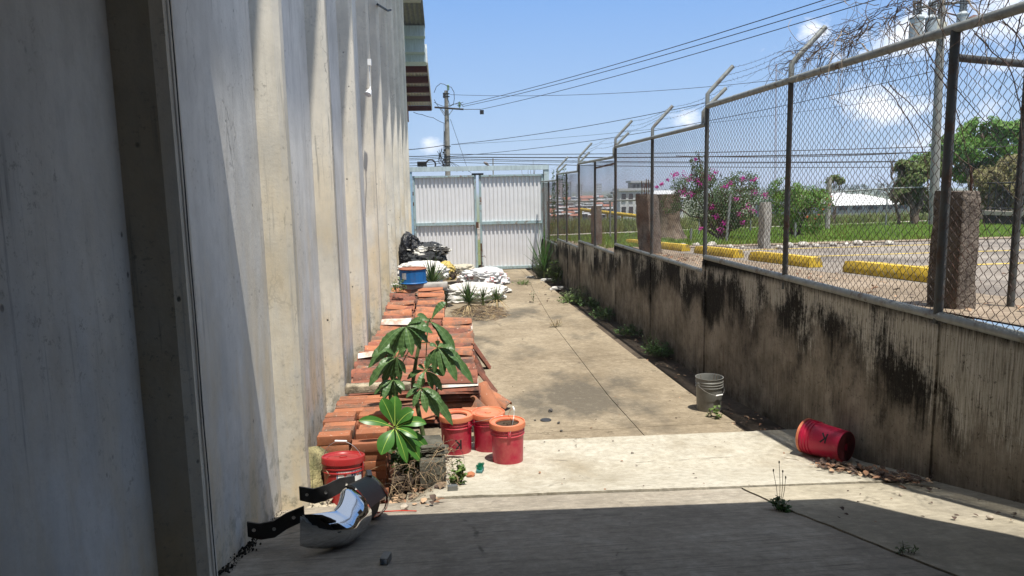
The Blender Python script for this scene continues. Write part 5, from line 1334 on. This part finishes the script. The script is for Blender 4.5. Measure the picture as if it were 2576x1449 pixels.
def shrub(name, label, cat, base, blobs, mat, n, ls, seed, flower=None, group=None, trunk_r=.05, cut=-.2, fr=1.6, hollow=.5, twigs=None):
    rr = random.Random(seed); t = thing(name, label, cat, base, 0, group); tb = MB(); fb_ = MB(); tot = sum(b[1][0] * b[1][1] for b in blobs)
    for c, rad in blobs:
        c = Vector(c); limb(tb, Vector((rr.uniform(-.1, .1), 0, -.05)), c * .85, trunk_r, trunk_r * .3, rr)
        for k in range(5):
            d = Vector((rr.uniform(-1, 1) * rad[0], rr.uniform(-1, 1) * rad[1], rr.uniform(-.4, 1) * rad[2])) * .9; limb(tb, c * .8, c + d, trunk_r * .35, trunk_r * .08, rr, 4)
        foliage(fb_, c, rad, int(n * rad[0] * rad[1] / tot), ls, rr, 0, seed, hollow, cut, fr=fr)
    tb.build('trunk', BARK, t, 60); fb_.build('crown', mat, t)
    if flower:
        fm, pts_, nf, fs = flower; f = MB()
        for (c, s_) in pts_:
            for i in range(nf):
                foliage(f, Vector(c), (s_, s_, s_ * .8), 1, fs, rr, 0, seed + i, .1, -2)
        f.build('blossom', fm, t)
    return t
BOUG = m_leaf('bougainvillea_leaf', (.03, .07, .018), (.085, .15, .045), .35, .5, sc_=2.5); MAG = m_leaf('magenta_bract', (.42, .012, .26), (.62, .03, .40), .35, .5, sc_=12)
b = hp(1822, 604); Yb = b.y; s_ = Yb / 1800
def L_(px, py, dy=0): return at_y(px, py, Yb + dy) - b
fl = [((1695, 440), .16), ((1720, 437), .16), ((1737, 448), .14), ((1755, 458), .16), ((1780, 450), .15), ((1800, 433), .16), ((1825, 470), .12), ((1700, 437), .1), ((1718, 484), .15), ((1740, 490), .12), ((1870, 448), .14), ((1898, 452), .12), ((1880, 520), .16), ((1860, 535), .16), ((1898, 485), .13), ((1925, 490), .13), ((1850, 500), .1),
      ((1793, 520), .12), ((1800, 545), .12), ((1820, 562), .1), ((1812, 578), .14), ((1870, 560), .1), ((1765, 575), .08), ((1836, 460), .1), ((1893, 530), .12), ((1665, 462), .07), ((1680, 452), .07), ((1750, 400), .06), ((1652, 470), .06)]
shrub('bougainvillea', 'bougainvillea with magenta flowers arching over the lawn beyond the fence', 'shrub', b,
      [(L_(1790, 500), (.95, .9, .62)), (L_(1850, 510), (.95, .9, .7)), (L_(1735, 470), (.55, .6, .30)), (L_(1820, 545), (.7, .7, .45)), (L_(1755, 408), (.22, .3, .35)), (L_(1775, 440), (.45, .5, .3)), (L_(1870, 460), (.55, .5, .35)), (L_(1690, 510), (.3, .4, .3))],
      BOUG, 9500, .075, 5, (MAG, [(L_(x, y, -.75), r_) for (x, y), r_ in fl], 34, .06), None, .05, -.12, 2.2)
SHG = m_leaf('shrub_leaf', (.09, .19, .03), (.19, .30, .06), .45, .5, sc_=2.5); RF = m_leaf('orange_flower', (.55, .06, .02), (.7, .12, .04), .3, .5, sc_=12)
b = hp(2003, 596); Yb = b.y
shrub('leafy_shrub', 'rounded light green shrub with few orange flowers right of the bougainvillea', 'shrub', b,
      [(L_(1985, 515), (.70, .7, .62)), (L_(2035, 510), (.62, .7, .55)), (L_(1975, 475), (.48, .5, .36)), (L_(2020, 560), (.62, .6, .42)), (L_(2058, 480), (.3, .4, .3))], SHG, 6500, .085, 8,
      (RF, [(L_(x, y, -.7), .05) for x, y in ((2078, 500), (2085, 515), (2060, 540), (2070, 525), (2050, 550), (2092, 495), (2030, 545))], 5, .06), None, .04, -.15, 2.2)
TRG = m_leaf('tree_leaf', (.085, .19, .03), (.19, .32, .06), .45, .5, sc_=1.2); TRD = m_leaf('olive_leaf', (.10, .15, .035), (.22, .27, .09), .45, .5, sc_=1.5); TRX = m_leaf('brown_leaf', (.16, .15, .055), (.30, .26, .12), .4, .6, sc_=1.5)
def tree(label, px, py, Y, blobs, mat, n, ls, seed, tr=.16, name='tree', cut=-.15, group='trees at the right end of the lot', fr=.9):
    """blobs: (px, py, dY, rx px, rz px)"""
    b = at_y(px, py, Y); t = thing(name, label, 'tree', b, 0, group); rr = random.Random(seed); tb = MB(); f = MB(); tot = sum(q[3] * q[4] for q in blobs)
    top = Vector((0, 0, 0))
    for bx, by, dy, rx, rz in blobs:
        c = at_y(bx, by, Y + dy) - b; rad = (rx * Y / 1800, rx * Y / 1800 * .8, rz * Y / 1800)
        fork = Vector((c.x * .25, c.y * .25, max(.3, c.z * .35)))
        limb(tb, Vector((0, 0, -.3)), fork, tr, tr * .7, rr, 5, .04); limb(tb, fork, c, tr * .55, tr * .15, rr)
        for k in range(6): limb(tb, c.lerp(fork, .3), c + Vector((rr.uniform(-1, 1) * rad[0], rr.uniform(-1, 1) * rad[1], rr.uniform(-.5, 1) * rad[2])) * .9, tr * .2, tr * .04, rr, 4)
        foliage(f, c, rad, int(n * rx * rz / tot), ls, rr, 0, seed, .45, cut, fr=fr)
    tb.build('trunk', BARK, t, 60); f.build('crown', mat, t); return t
tree('wide feathery green tree behind the pole, tallest at the right edge', 2480, 560, 36, [(2400, 375, 0, 70, 42), (2470, 335, 1, 70, 45), (2540, 350, 0, 70, 48), (2330, 415, 0, 55, 38), (2440, 420, 1, 80, 45), (2540, 425, 1, 80, 50), (2600, 330, 2, 60, 50)], TRG, 17000, .24, 11, .2, cut=-.08)
tree('paler olive tree in front of the feathery one, left of the pole', 2300, 560, 31, [(2300, 450, 0, 45, 40), (2345, 420, 0, 40, 38), (2280, 490, 0, 38, 36), (2330, 490, 0, 45, 45), (2270, 420, 0, 22, 20)], TRD, 10500, .19, 12, .12, cut=-.12)
tree('brownish bushy tree behind the black railing', 2520, 560, 30, [(2490, 450, 0, 50, 36), (2550, 430, 0, 50, 45), (2520, 490, 0, 70, 45), (2590, 480, 0, 50, 50)], TRX, 9000, .17, 13, .1, cut=-.12)
tree('broad leaved sapling standing alone above the far roofs', 2096, 590, 40, [(2100, 447, 0, 14, 9), (2115, 455, 0, 12, 8), (2085, 455, 0, 10, 7)], TRD, 240, .30, 14, .07, cut=-1)
rr = random.Random(77); b = at_y(2262, 520, 30); t = thing('bare_tree', 'bare branched dead sapling left of the olive tree', 'tree', b); mb = MB()
k1 = limb(mb, Vector((0, 0, -.8)), at_y(2240, 400, 30) - b, .07, .02, rr, 8, .03)
for px, py, i in ((2195, 455, 3), (2205, 425, 4), (2255, 360, 6), (2190, 440, 3), (2270, 430, 4), (2230, 370, 6), (2215, 470, 2)): limb(mb, k1[i], at_y(px, py, 30) - b, .025, .008, rr, 5, .08)
mb.build('branches', BARK, t, 60)
# black railing on a low wall
b0 = at_y(2470, 575, 27); b1 = at_y(2640, 590, 24)
rl = thing('railing_wall', 'black wrought iron railing with scrolls on a dark low wall at the right edge', 'railing', b0); d = b1 - b0; d.z = 0; dn = d.normalized(); L = d.length + 3; az = math.atan2(dn.y, dn.x); rl.rotation_euler = (0, 0, az)
zA = at_y(2470, 540, 27).z - b0.z; zB = at_y(2470, 530, 27).z - b0.z; zC = at_y(2470, 461, 27).z - b0.z
mb = MB(); mb.box(0, L, 0, .25, -.6, zA); mb.build('low_wall', simple('dark_wall', (.05, .042, .036), .95, .5, 4, dirt=(.02, .018, .015)), rl)
mb = MB(); mb.box(-.05, L, -.05, .3, zA, zB); mb.build('coping', simple('coping_stone', (.40, .34, .28), .9, .25), rl)
mb = MB(); IRON = simple('black_iron', (.014, .014, .014), .5)
for z in (zB + .1, zC): mb.tube([(0, .12, z), (L, .12, z)], .03, 6)
n = int(L / .32)
for i in range(n):
    x = .1 + i * .32; mb.tube([(x, .12, zB), (x, .12, zC)], .018, 6)
    if i % 2: mb.tube([(x + .16 + .10 * (1 - k / 16) * math.cos(k * .75), .12, zB + .3 + .12 * (1 - k / 16) * math.sin(k * .75)) for k in range(14)], .011, 4)
mb.build('iron_rail', IRON, rl, 60)
# ================================================================ perimeter fence at the back of the lawn
pf = thing('perimeter_fence', 'low grey pipe fence with slim posts at the far side of the lawn', 'fence', (3.8, 24, .5)); O2 = Vector((-3.8, -24, -.5))
fp = [at_y(1378, 508, 23.5), at_y(1457, 507, 24), at_y(1535, 505, 24.3), at_y(1606, 503, 24.6), at_y(1760, 498, 25.3), at_y(1890, 492, 26), at_y(2085, 484, 27), at_y(2233, 474, 28.5), at_y(2348, 470, 30)]
mb = MB(); mb.tube([p + O2 for p in fp], .03, 8); mb.build('top_rail', PIPE, pf, 60)
for i, p in enumerate(fp[:-1]):
    zz = pz(p.x, p.y); mb = MB(); r_ = .10 if i == 6 else .032
    mb.tube([Vector((p.x, p.y, zz - .2)) + O2, Vector((p.x, p.y, p.z + (.6 if i == 6 else 0))) + O2] + ([Vector((p.x + .35, p.y, p.z + .45)) + O2] if i == 7 else []), r_, 8); mb.build('post', STUBL if i == 6 else PIPE, pf, 60)
mb = MB(); n = 0
for a, b in zip(fp, fp[1:]):
    m = int((b - a).length / .16)
    for i in range(m):
        p = a.lerp(b, i / m); z0 = pz(p.x, p.y) + .05; q = a.lerp(b, (i + 6) / m)
        mb.tube([Vector((p.x, p.y, z0)) + O2, Vector((q.x, q.y, p.z)) + O2], .0022, 3, cap=False); mb.tube([Vector((q.x, q.y, z0)) + O2, Vector((p.x, p.y, p.z)) + O2], .0022, 3, cap=False)
mb.build('mesh_panel', WIRE, pf)
# slanting stakes
for i, (x0, y0, x1, y1, lab) in enumerate([(1826, 612, 1838, 488, 'slanting pipe stake in front of the bougainvillea'), (1737, 610, 1739, 575, 'short pale stake left of the bougainvillea on the grass'), (2000, 600, 2001, 560, 'short pale stake between the shrub and the pale post')]):
    b = hp(x0, y0); q = at_y(x1, y1, b.y) - b; mb = MB(); mb.tube([Vector((0, 0, -.1)), q * .5, q], .035, 8); mb.build('stake', PIPE, None, 60, lab, 'stake', loc=b)
# yellow barrier pipe in the distance
mb = MB(); a, b = at_y(1462, 527, 62), at_y(1606, 544, 52); mb.tube([a, b], .14, 8)
for t in (0, .25, .5, .75, 1): p = a.lerp(b, t); mb.tube([p, p - Vector((0, 0, 2))], .09, 6)
mb.build('barrier_rail', YEL, None, 60, 'long yellow orange barrier rail beyond the tall grass', 'barrier')
# ================================================================ poles and cables
PCON = simple('pole_concrete', (.26, .245, .215), .9, .25, 5); PCL = simple('pole_light', (.24, .23, .21), .9, .15, 5); TANK = simple('tank_grey', (.34, .37, .38), .45, .15); GLASSY = simple('green_insulator', (.22, .34, .24), .3, .2); BLACKC = bpy.data.materials['black_rubber']
YP = 45.; pb = at_y(1128, 560, YP); pb.z = -.9
up1 = thing('utility_pole', 'grey utility pole with crossarm and crowded cables beyond the gate', 'utility pole', pb)
pt = at_y(1122.5, 228, YP); loc = lambda px, py, dy=0: at_y(px, py, YP + dy) - pb
mb = MB(); mb.tube([Vector((0, 0, 0)), loc(1125, 345), loc(1122.5, 228)], [.19, .15, .115], 14); mb.build('shaft', PCON, up1, 60)
mb = MB(); a, b = loc(1093, 270, -.2), loc(1166, 275, -.2); mb.tube([a, b], .055, 6); mb.build('crossarm', simple('dark_timber', (.05, .04, .035), .8), up1, 60)
mb = MB()
for q0, q1 in (((1106, 272), (1122, 297)), ((1140, 274), (1124, 297)), ((1108, 270), (1119, 286))): mb.tube([loc(*q0, -.2), loc(*q1, -.18)], .022, 5)
mb.build('brace', PIPE, up1, 60)
for px, py, hh in ((1127.5, 228, 12), (1156, 271, 12)):
    o = loc(px, py, -.2); mb = MB(); hz_ = hh * YP / 1800
    mb.lathe([(.02, 0)] + [(.09 if k % 2 else .05, .04 + hz_ * k / 10) for k in range(10)] + [(.03, hz_ + .05)], 12, M=Matrix.Translation(o)); mb.build('insulator', GLASSY, up1, 60)
for py in (236, 243):
    mb = MB(); mb.tube([loc(1114, py, -.1), loc(1131, py, -.1)], .035, 6); mb.build('pole_bolt', BLACKC, up1, 60)
mb = MB(); mb.box(-.07, .07, -.08, .08, -.15, .15, M=Matrix.Translation(loc(1117.5, 240, -.15))); mb.build('dead_end_insulator', BLACKC, up1)
for py in (368, 393, 400, 408, 415):
    mb = MB(); mb.lathe([(.17, -.03), (.20, 0), (.17, .03)], 12, M=Matrix.Translation(loc(1126, py))); mb.build('clamp_band', BLACKC, up1, 60)
for k in range(8):
    mb = MB(); c = loc(1118 + R.uniform(-3, 3), 378 + k * 6, -.25); mb.box(-.07, .07, -.05, .05, -.06, .06, M=Matrix.Translation(c)); mb.build('splice_box', BLACKC, up1)
def cable(pts, r, mb, sag=.0, n=14):
    for a, b in zip(pts, pts[1:]):
        mb.tube([a.lerp(b, t) - Vector((0, 0, sag * 4 * t * (1 - t))) for t in lin(0, 1, n)], r, 5, cap=False)
mb = MB()
lp = lambda px, py, dy=-.25: at_y(px, py, YP + dy)
for pl in ([(1107, 220), (1090, 214), (1096, 222)], ):
    pass
loopy = [(1092, 233), (1098, 218), (1108, 210), (1118, 212), (1127, 218), (1135, 219), (1142, 232), (1143, 248), (1140, 265)]
cable([lp(*q) for q in loopy], .018, mb, 0, 4)
for q in ([(1092, 250), (1103, 268)], [(1092, 257), (1118, 268), (1140, 262), (1156, 256), (1166, 268)], [(1040, 282), (1062, 288), (1090, 296), (1118, 310)], [(1117, 310), (1116, 380)], [(1130, 268), (1140, 262), (1165, 257)], [(1127, 250), (1133, 268)], [(1118, 330), (1118, 420)], [(1100, 380), (1108, 392), (1116, 400)]):
    cable([lp(*a) for a in q], .016, mb, .03, 6)
for k in range(9): cable([lp(1110 + R.uniform(-8, 4), 375 + R.uniform(-4, 10)), lp(1106 + R.uniform(-6, 6), 395 + R.uniform(-8, 14)), lp(1116, 408 + R.uniform(-6, 10))], .012, mb, .04, 5)
cable([lp(1133, 300), lp(1178, 430, 4)], .012, mb, 0, 4)
for e in ((1150, 432), (1165, 432), (1185, 434)): cable([lp(1130, 405), lp(*e, 3)], .014, mb, 0, 4)
mb.v = [tuple(Vector(v) - pb) for v in mb.v]; mb.build('drop_cables', BLACKC, up1, 60)
CB = simple('cable_black', (.016, .016, .018), .6)
def wire(label, a, b, r, sag, Ya, Yb, extra=()):
    mb = MB(); A, B = at_y(*a, Ya), at_y(*b, Yb); cable([A] + [at_y(*e[:2], e[2]) for e in extra] + [B], r, mb, sag, 30)
    mb.build('cable', CB, None, 60, label, 'cable', 'overhead cables')
ROW = ('uppermost', 'middle', 'lowest')
for i, (e0, e1) in enumerate((((1150, 266), (2015, 0)), ((1164, 268), (2075, 0)), ((1210, 275), (2140, 0)))):
    A = at_y(*e0, 44.8); B = at_y(*e1, 20); d = B - A; mb = MB(); cable([A, A + d * 1.3], .014, mb, .28, 40)
    if i == 2: cable([at_y(1166, 275, 44.8), A], .02, mb, 0, 4); mb.box(-.12, .12, -.05, .05, -.2, .05, M=Matrix.Translation(at_y(1212, 279, 44.8)))
    mb.build('cable', CB, None, 60, f'{ROW[i]} of the three cables climbing steeply from the pole crossarm to the upper right', 'cable', 'overhead cables')
wire('single cable running nearly level from the pole top to the transformer pole', (1132, 238), (2345, 150), .012, .55, 44.8, 29)
wire('cable rising from the pole collar across the middle of the sky to the right', (1135, 364), (2345, 118), .016, .5, 44.8, 28)
wire('thin faint cable from the pole collar to the right below the rising one', (1138, 364), (2345, 235), .008, .3, 44.8, 30)
wire('cable rising gently from the lower bundle past the fence tops', (1135, 393), (2345, 180), .014, .5, 44.8, 27.5)
for i, (ya, yb, r_) in enumerate(((388, 383, .020), (395, 388, .03), (399, 401, .02), (403, 393, .014), (408, 398, .018))):
    wire(f'{ORD[i]} cable from the top of the low level bundle right of the pole', (1132, ya), (2345, yb - 14 + i * 9), r_, .12, 44.8, 33)
for i, (ya, yb, r_) in enumerate(((365, 378, .022), (389, 393, .024), (393, 398, .016), (397, 402, .016), (404, 410, .02), (409, 418, .016), (416, 426, .016))):
    wire(f'{ORD[i]} cable from the top running left from the pole behind the warehouse', (1120, ya), (1000, yb), r_, .05, 44.8, 46)
wire('long cable sagging low through the trees on the far right', (1700, 392), (2620, 360), .02, .3, 40, 34)
# transformer pole
pb2 = at_y(2347, 578, 28); Y2 = 28; t2 = thing('transformer_pole', 'pale concrete pole carrying grey transformer tanks behind the fence', 'utility pole', pb2); l2 = lambda px, py, dy=0: at_y(px, py, Y2 + dy) - pb2
mb = MB(); mb.tube([Vector((0, 0, -.2)), l2(2356, 330), l2(2364, 150), l2(2372, -60)], [.19, .165, .15, .13], 16); mb.build('shaft', PCL, t2, 60)
for px, y0, y1, w_ in ((2303, 50, 105, 33), (2340, 50, 103, 28), (2420, 40, 68, 27)):
    c = l2(px, y1, -.3); hh = (y1 - y0) * Y2 / 1800; r_ = w_ / 2 * Y2 / 1800; mb = MB()
    mb.lathe([(0, 0), (r_, .0), (r_, hh), (r_ * 1.08, hh), (r_ * 1.08, hh + .05), (r_ * .5, hh + .16), (0, hh + .18)], 24, M=Matrix.Translation(c)); tk = mb.build('transformer_tank', TANK, t2, 40)
    for k in (-.45, .1, .5):
        mb = MB(); mb.lathe([(.02, 0)] + [(.075 if i % 2 else .04, .05 + i * .065) for i in range(9)] + [(.02, .66)], 10, M=Matrix.Translation(c + Vector((k * r_, 0, hh + .1)))); mb.build('bushing', simple('bushing_grey', (.12, .13, .13), .4), tk, 60)
mb = MB(); mb.tube([l2(2325, 95, -.1), l2(2425, 70, -.1)], .06, 6); mb.tube([l2(2310, 20, -.1), l2(2440, 2, -.1)], .05, 6); mb.build('crossarm', PIPE, t2, 60)
mb = MB(); c = l2(2450, 50, -.3); mb.lathe([(.0, -.12), (.18, -.10), (.44, .02), (.18, .12), (.06, .18), (0, .2)], 20, M=Matrix.Translation(c)); mb.tube([c, l2(2372, 30)], .03, 6); mb.build('lamp_head', simple('rusty_shade', (.10, .05, .035), .7, .4, 8), t2, 50)
mb = MB(); mb.bbox(.16, .12, .5, .02, M=Matrix.Translation(l2(2375, 72, -.25))); mb.bbox(.3, .2, .5, .02, M=Matrix.Translation(l2(2352, 66, -.25))); mb.build('switch_box', simple('cream_box', (.50, .47, .38), .6), t2, 40)
# street lamp and mast
sb_ = at_y(1241, 470, 120); sl_ = thing('street_lamp', 'small street lamp with curved arm above the gate beam', 'street lamp', sb_ - Vector((0, 0, 6))); o3 = lambda px, py: at_y(px, py, 120) - sb_ + Vector((0, 0, 6))
mb = MB(); mb.tube([Vector((0, 0, 0)), o3(1240, 398)], .10, 8); mb.tube([o3(1240, 430), o3(1237, 422), o3(1228, 415)], .07, 6); mb.build('post', PCON, sl_, 60)
mb = MB(); mb.tube([o3(1229, 416), o3(1224, 412), o3(1217, 408)], [.12, .26, .12], 8); mb.build('lamp_head', simple('lamp_brown', (.16, .12, .10), .6), sl_, 60)
ms = at_y(1951, 475, 420); mt_ = thing('radio_mast', 'thin lattice radio mast standing far off above the bougainvillea', 'mast', ms); o4 = lambda px, py: at_y(px, py, 420) - ms
mb = MB(); T = [o4(1950, 470), o4(1952.5, 160)]; tb = o4(1950, 480)
for k in range(3): mb.tube([tb + Vector((.5 * math.cos(k * 2.09), .5 * math.sin(k * 2.09), 0)), T[1] + Vector((.25 * math.cos(k * 2.09), .25 * math.sin(k * 2.09), 0))], .09, 4)
for i in range(40):
    z0 = T[1].z * i / 40; z1 = T[1].z * (i + 1) / 40; x0 = T[1].x * i / 40; x1 = T[1].x * (i + 1) / 40
    for k in range(3): mb.tube([(x0 + .45 * math.cos(k * 2.09), .45 * math.sin(k * 2.09), z0), (x1 + .45 * math.cos(k * 2.09 + 2.09), .45 * math.sin(k * 2.09 + 2.09), z1)], .05, 3)
mb.build('lattice', simple('mast_grey', (.30, .24, .24), .7), mt_)
# twiggy far sapling above the gate
sp = at_y(1340, 440, 70); t = thing('bare_tree', 'thin twiggy treetop poking over the gate beam', 'tree', sp - Vector((0, 0, 4))); mb = MB(); rr = random.Random(5)
for px, py in ((1341, 402), (1328, 418), (1348, 415), (1336, 412), (1312, 425), (1345, 425)): limb(mb, Vector((0, 0, 0)), at_y(px, py, 70) - sp + Vector((0, 0, 4)), .05, .012, rr, 6, .02)
mb.build('branches', BARK, t, 60)
# ================================================================ town in the distance
FAR = {}
def farmat(k, c):
    if k not in FAR: FAR[k] = simple('town_' + k, c, .85, .1, .4)
    return FAR[k]
GLZ = simple('window_dark', (.05, .06, .07), .3)
def house(label, px0, px1, py0, py1, Y, wall, roof=None, win=(0, 0), rh=.0, cat='building', name='town_house', depth=None, flat=True):
    a = at_y(px0, py1, Y); b = at_y(px1, py0, Y); w_ = b.x - a.x; h_ = b.z - a.z; d = depth or min(14, w_ * .8)
    t = thing(name, label, cat, (a.x, Y, a.z - 4), 0, 'far town buildings'); mb = MB(); hh = h_ * (1 - rh)
    mb.box(0, w_, 0, d, 0, 4 + hh); wl = mb.build('wall', wall, t)
    if roof is not None:
        mb = MB(); e = .25
        if rh > 0: mb.add([(-e, -e, 4 + hh), (w_ + e, -e, 4 + hh), (w_ + e, d + e, 4 + hh), (-e, d + e, 4 + hh), (-e, d / 2, 4 + h_), (w_ + e, d / 2, 4 + h_)], [(0, 1, 5, 4), (2, 3, 4, 5), (0, 4, 3), (1, 2, 5), (3, 2, 1, 0)])
        else: mb.box(-e, w_ + e, -e, d + e, 4 + hh + .003, 4 + hh + .3)
        mb.build('roof', roof, t)
    nx, nz = win
    for i in range(nx):
        for j in range(nz):
            cx = w_ * (i + .5) / nx; cz = 4 + hh * (j + .5) / nz; mb = MB(); ww, wh_ = w_ / nx * .28, hh / nz * .28
            mb.box(cx - ww, cx + ww, -.12, -.02, cz - wh_, cz + wh_); mb.build('window', GLZ, t)
    return t
cW, cC, cG, cB, cR = farmat('white', (.62, .62, .60)), farmat('cream', (.52, .46, .38)), farmat('grey', (.30, .31, .32)), farmat('blue', (.20, .27, .36)), farmat('redroof', (.36, .16, .11))
cT = farmat('towergrey', (.34, .37, .42)); cZ = farmat('zinc', (.46, .47, .48)); cP = farmat('pink', (.46, .35, .32))
house('white tower block, left of two pale towers beyond the fence', 1451, 1465, 463, 500, 900, cW, cG, (3, 7), 0, 'tower', 'tower_block')
house('white tower block with dark top, right of two pale towers beyond the fence', 1500, 1514, 462, 498, 950, cW, cG, (3, 6), 0, 'tower', 'tower_block')
house('grey blue tower block behind the hanging vines', 1424, 1437, 458, 502, 800, cT, cG, (3, 8), 0, 'tower', 'tower_block')
house('brownish tower block nearest the gate', 1400, 1417, 450, 504, 700, cP, cG, (3, 9), 0, 'tower', 'tower_block')
house('big white flat building behind the leaning stub', 1560, 1632, 479, 546, 90, cW, cZ, (4, 2), 0)
house('cream low block left of the big white building', 1545, 1561, 488, 540, 92, cC, cG, (1, 2), 0)
house('dark roof box on top of the white building', 1590, 1640, 459, 480, 100, cG, cZ, (5, 1), 0)
house('low long building with red roof between the towers', 1462, 1492, 492, 506, 420, cC, cR, (4, 1), .5)
house('wide shed with bright white roof beyond the perimeter fence', 2100, 2290, 489, 532, 75, cG, cW, (5, 1), .62, depth=20)
house('long grey shed left of the white roofed shed', 2060, 2140, 484, 528, 95, cG, cZ, (4, 1), .4)
house('small white house far right over the trees', 2212, 2222, 462, 474, 600, cW, cZ, (1, 2), 0)
house('long pale shed beyond the bougainvillea', 1640, 1720, 478, 545, 110, cW, cZ, (4, 1), .3)
cols = [(cW, cZ), (cC, cR), (cG, cZ), (cW, cR), (cB, cZ), (cP, cZ), (cW, cG)]
k = 0; rr = random.Random(31)
for row, (Y, py) in enumerate(((95, 549), (120, 541), (150, 533), (190, 525), (250, 517), (330, 509), (450, 502))):
    x = 1372 + rr.uniform(-6, 6)
    while x < 1560:
        w_ = rr.uniform(14, 34) * (1 - row * .07); a, b_ = cols[k % 7]
        nm = ('white', 'cream', 'grey', 'white', 'blue', 'pink', 'white')[k % 7]; rf = ('zinc', 'red', 'zinc', 'red', 'zinc', 'zinc', 'grey')[k % 7]
        n_in = int((x - 1365) / 24)
        house(f'{nm} town house with {rf} roof, {ORD[row]} row back, {ORD[min(n_in, 12)]} from the gate post', x, x + w_, py - rr.uniform(9, 15) + row * .6, py, Y + rr.uniform(-4, 4), a, b_, (2, 1) if row < 4 else (0, 0), .45 if rf == 'red' else .25); k += 1; x += w_ + rr.uniform(2, 8)
# far woods
mb = MB(); rr = random.Random(9)
FW = m_leaf('far_wood', (.035, .06, .025), (.07, .10, .04), .1, .8, sc_=.2, rnd=False)
for px0, px1, pyt, pyb, Y in ((1500, 1556, 492, 510, 380), (1380, 1500, 500, 508, 900), (2090, 2260, 466, 490, 260), (2230, 2340, 476, 505, 150), (1640, 1780, 480, 500, 300), (1900, 2100, 476, 492, 320), (2400, 2620, 455, 500, 200)):
    n = int((px1 - px0) / 3)
    for i in range(n):
        c = at_y(rr.uniform(px0, px1), rr.uniform(pyt, pyb), Y * rr.uniform(.95, 1.1)); s_ = Y / 1800
        foliage(mb, c, (7 * s_, 7 * s_, 5 * s_), 60, 3.0 * s_, rr, 0, i, .6, -2)
mb.build('far_woods', FW, None, None, 'dark band of far woods below the horizon', 'woods', kind='stuff')
mb = MB(); P = []
for y in (2500, 4500):
    P.append([Vector((x, y, (-25 if y == 2500 else 14 + 18 * mnoise.noise(Vector((x * .0012, 0, 0))) + 10 * mnoise.noise(Vector((x * .004, 3, 0)))))) for x in lin(-3000, 7000, 120)])
mb.grid(P); mb.build('hills', simple('hill_green', (.10, .13, .12), .95, .2, .01), None, None, kind='structure')
# ================================================================ dry vine over the barbed wire
mb = MB(); rr = random.Random(41); VB = [simple('dry_vine_bark', (.085, .06, .045), .9, .4, 30), simple('pale_vine', (.30, .24, .18), .9, .3, 30)]
def vine(p, d, n, st, curl, r0, mi=0, grav=.05):
    pts = [p.copy()]; d = d.normalized()
    for i in range(n):
        d = (d + Vector((rr.gauss(0, curl * .6), rr.gauss(0, curl), rr.gauss(0, curl))) - Vector((0, 0, grav))).normalized(); pts.append(pts[-1] + d * st)
    mb.tube(pts, [r0 * (1 - .6 * i / n) for i in range(n + 1)], 4, mi, cap=False)
ztp = SEC[0][3]
for i in range(360):
    y = 3.2 + 3.9 * rr.random() ** 1.15; k = rr.random(); zlim = .33 if y < 6.0 else .2
    q_ = rr.random(); p = Vector((XF + .30 * q_ + rr.uniform(-.04, .06), y, ztp + .14 + (zlim + .02) * q_ + rr.uniform(-.07, .05)))
    vine(p, Vector((rr.uniform(-.2, .2), rr.choice((-1, 1)), rr.uniform(-.15, .12))), rr.randint(9, 24), rr.uniform(.025, .045), .27, rr.choice((.0018, .0025, .003, .004)), 1 if rr.random() < .28 else 0, .02)
for i in range(50):                                                       # strands hanging over the rail and through the mesh
    y = 3.3 + 3.2 * rr.random(); p = Vector((XF + rr.uniform(-.05, .08), y, ztp + rr.uniform(-.05, .3)))
    vine(p, Vector((rr.uniform(-.15, .15), rr.uniform(-.8, .8), -.6)), rr.randint(8, 20), .05, .22, rr.choice((.002, .003, .004)), 1 if rr.random() < .15 else 0, .10)
for i in range(6):                                                        # thick stems slanting through the near mesh
    y = rr.uniform(3.6, 5.6); p = Vector((XF + .05, y + .6, ztp - rr.uniform(.0, .3))); vine(p, Vector((0, -1, -.75)), 26, .055, .08, .0042, 0, .02)
for i in range(26):                                                       # single curls reaching toward the next arm
    p = Vector((XF + .2, rr.uniform(6.6, 7.4), ztp + rr.uniform(.15, .4))); vine(p, Vector((.1, .8, rr.uniform(-.2, .3))), rr.randint(8, 16), .05, .25, .0025, 0, .07)
mb.build('dry_vine', VB, None, 60, 'tangled dry vine smothering the barbed wire at the near end of the fence', 'vine', kind='thing')
mb = MB()
for i in range(9):
    y = rr.uniform(19.2, 22.6); p = Vector((XF, y, 2.75 - (.0 if y < 21.2 else .15) + rr.uniform(-.1, .3))); pts_ = [p + Vector((rr.uniform(-.03, .03), rr.uniform(-.05, .05), -k * .13)) for k in range(rr.randint(4, 15))]
    mb.tube(pts_, .005, 4, 1, cap=False)
    for q in pts_:
        for k in range(4): foliage(mb, q, (.06, .08, .07), 1, .07, rr, 0, k, .2, -2)
mb.build('green_vine', [WG, STEM], None, None, 'green leafy vine hanging on the far fence section by the gate', 'vine')

# ================================================================ hazy air over the town
g = G('hazy_air'); vo = g.n('ShaderNodeVolumePrincipled'); oo = g.n('ShaderNodeOutputMaterial'); vo.inputs['Density'].default_value = .0006; vo.inputs['Color'].default_value = (.80, .88, 1, 1); vo.inputs['Anisotropy'].default_value = .2
g.lk(vo.outputs[0], oo.inputs['Volume'])
mb = MB(); mb.box(-3300, 7300, -60, 6100, -27, 34); mb.build('haze', g.mat, None, None, 'thin pale haze over the far town', 'haze', kind='stuff')
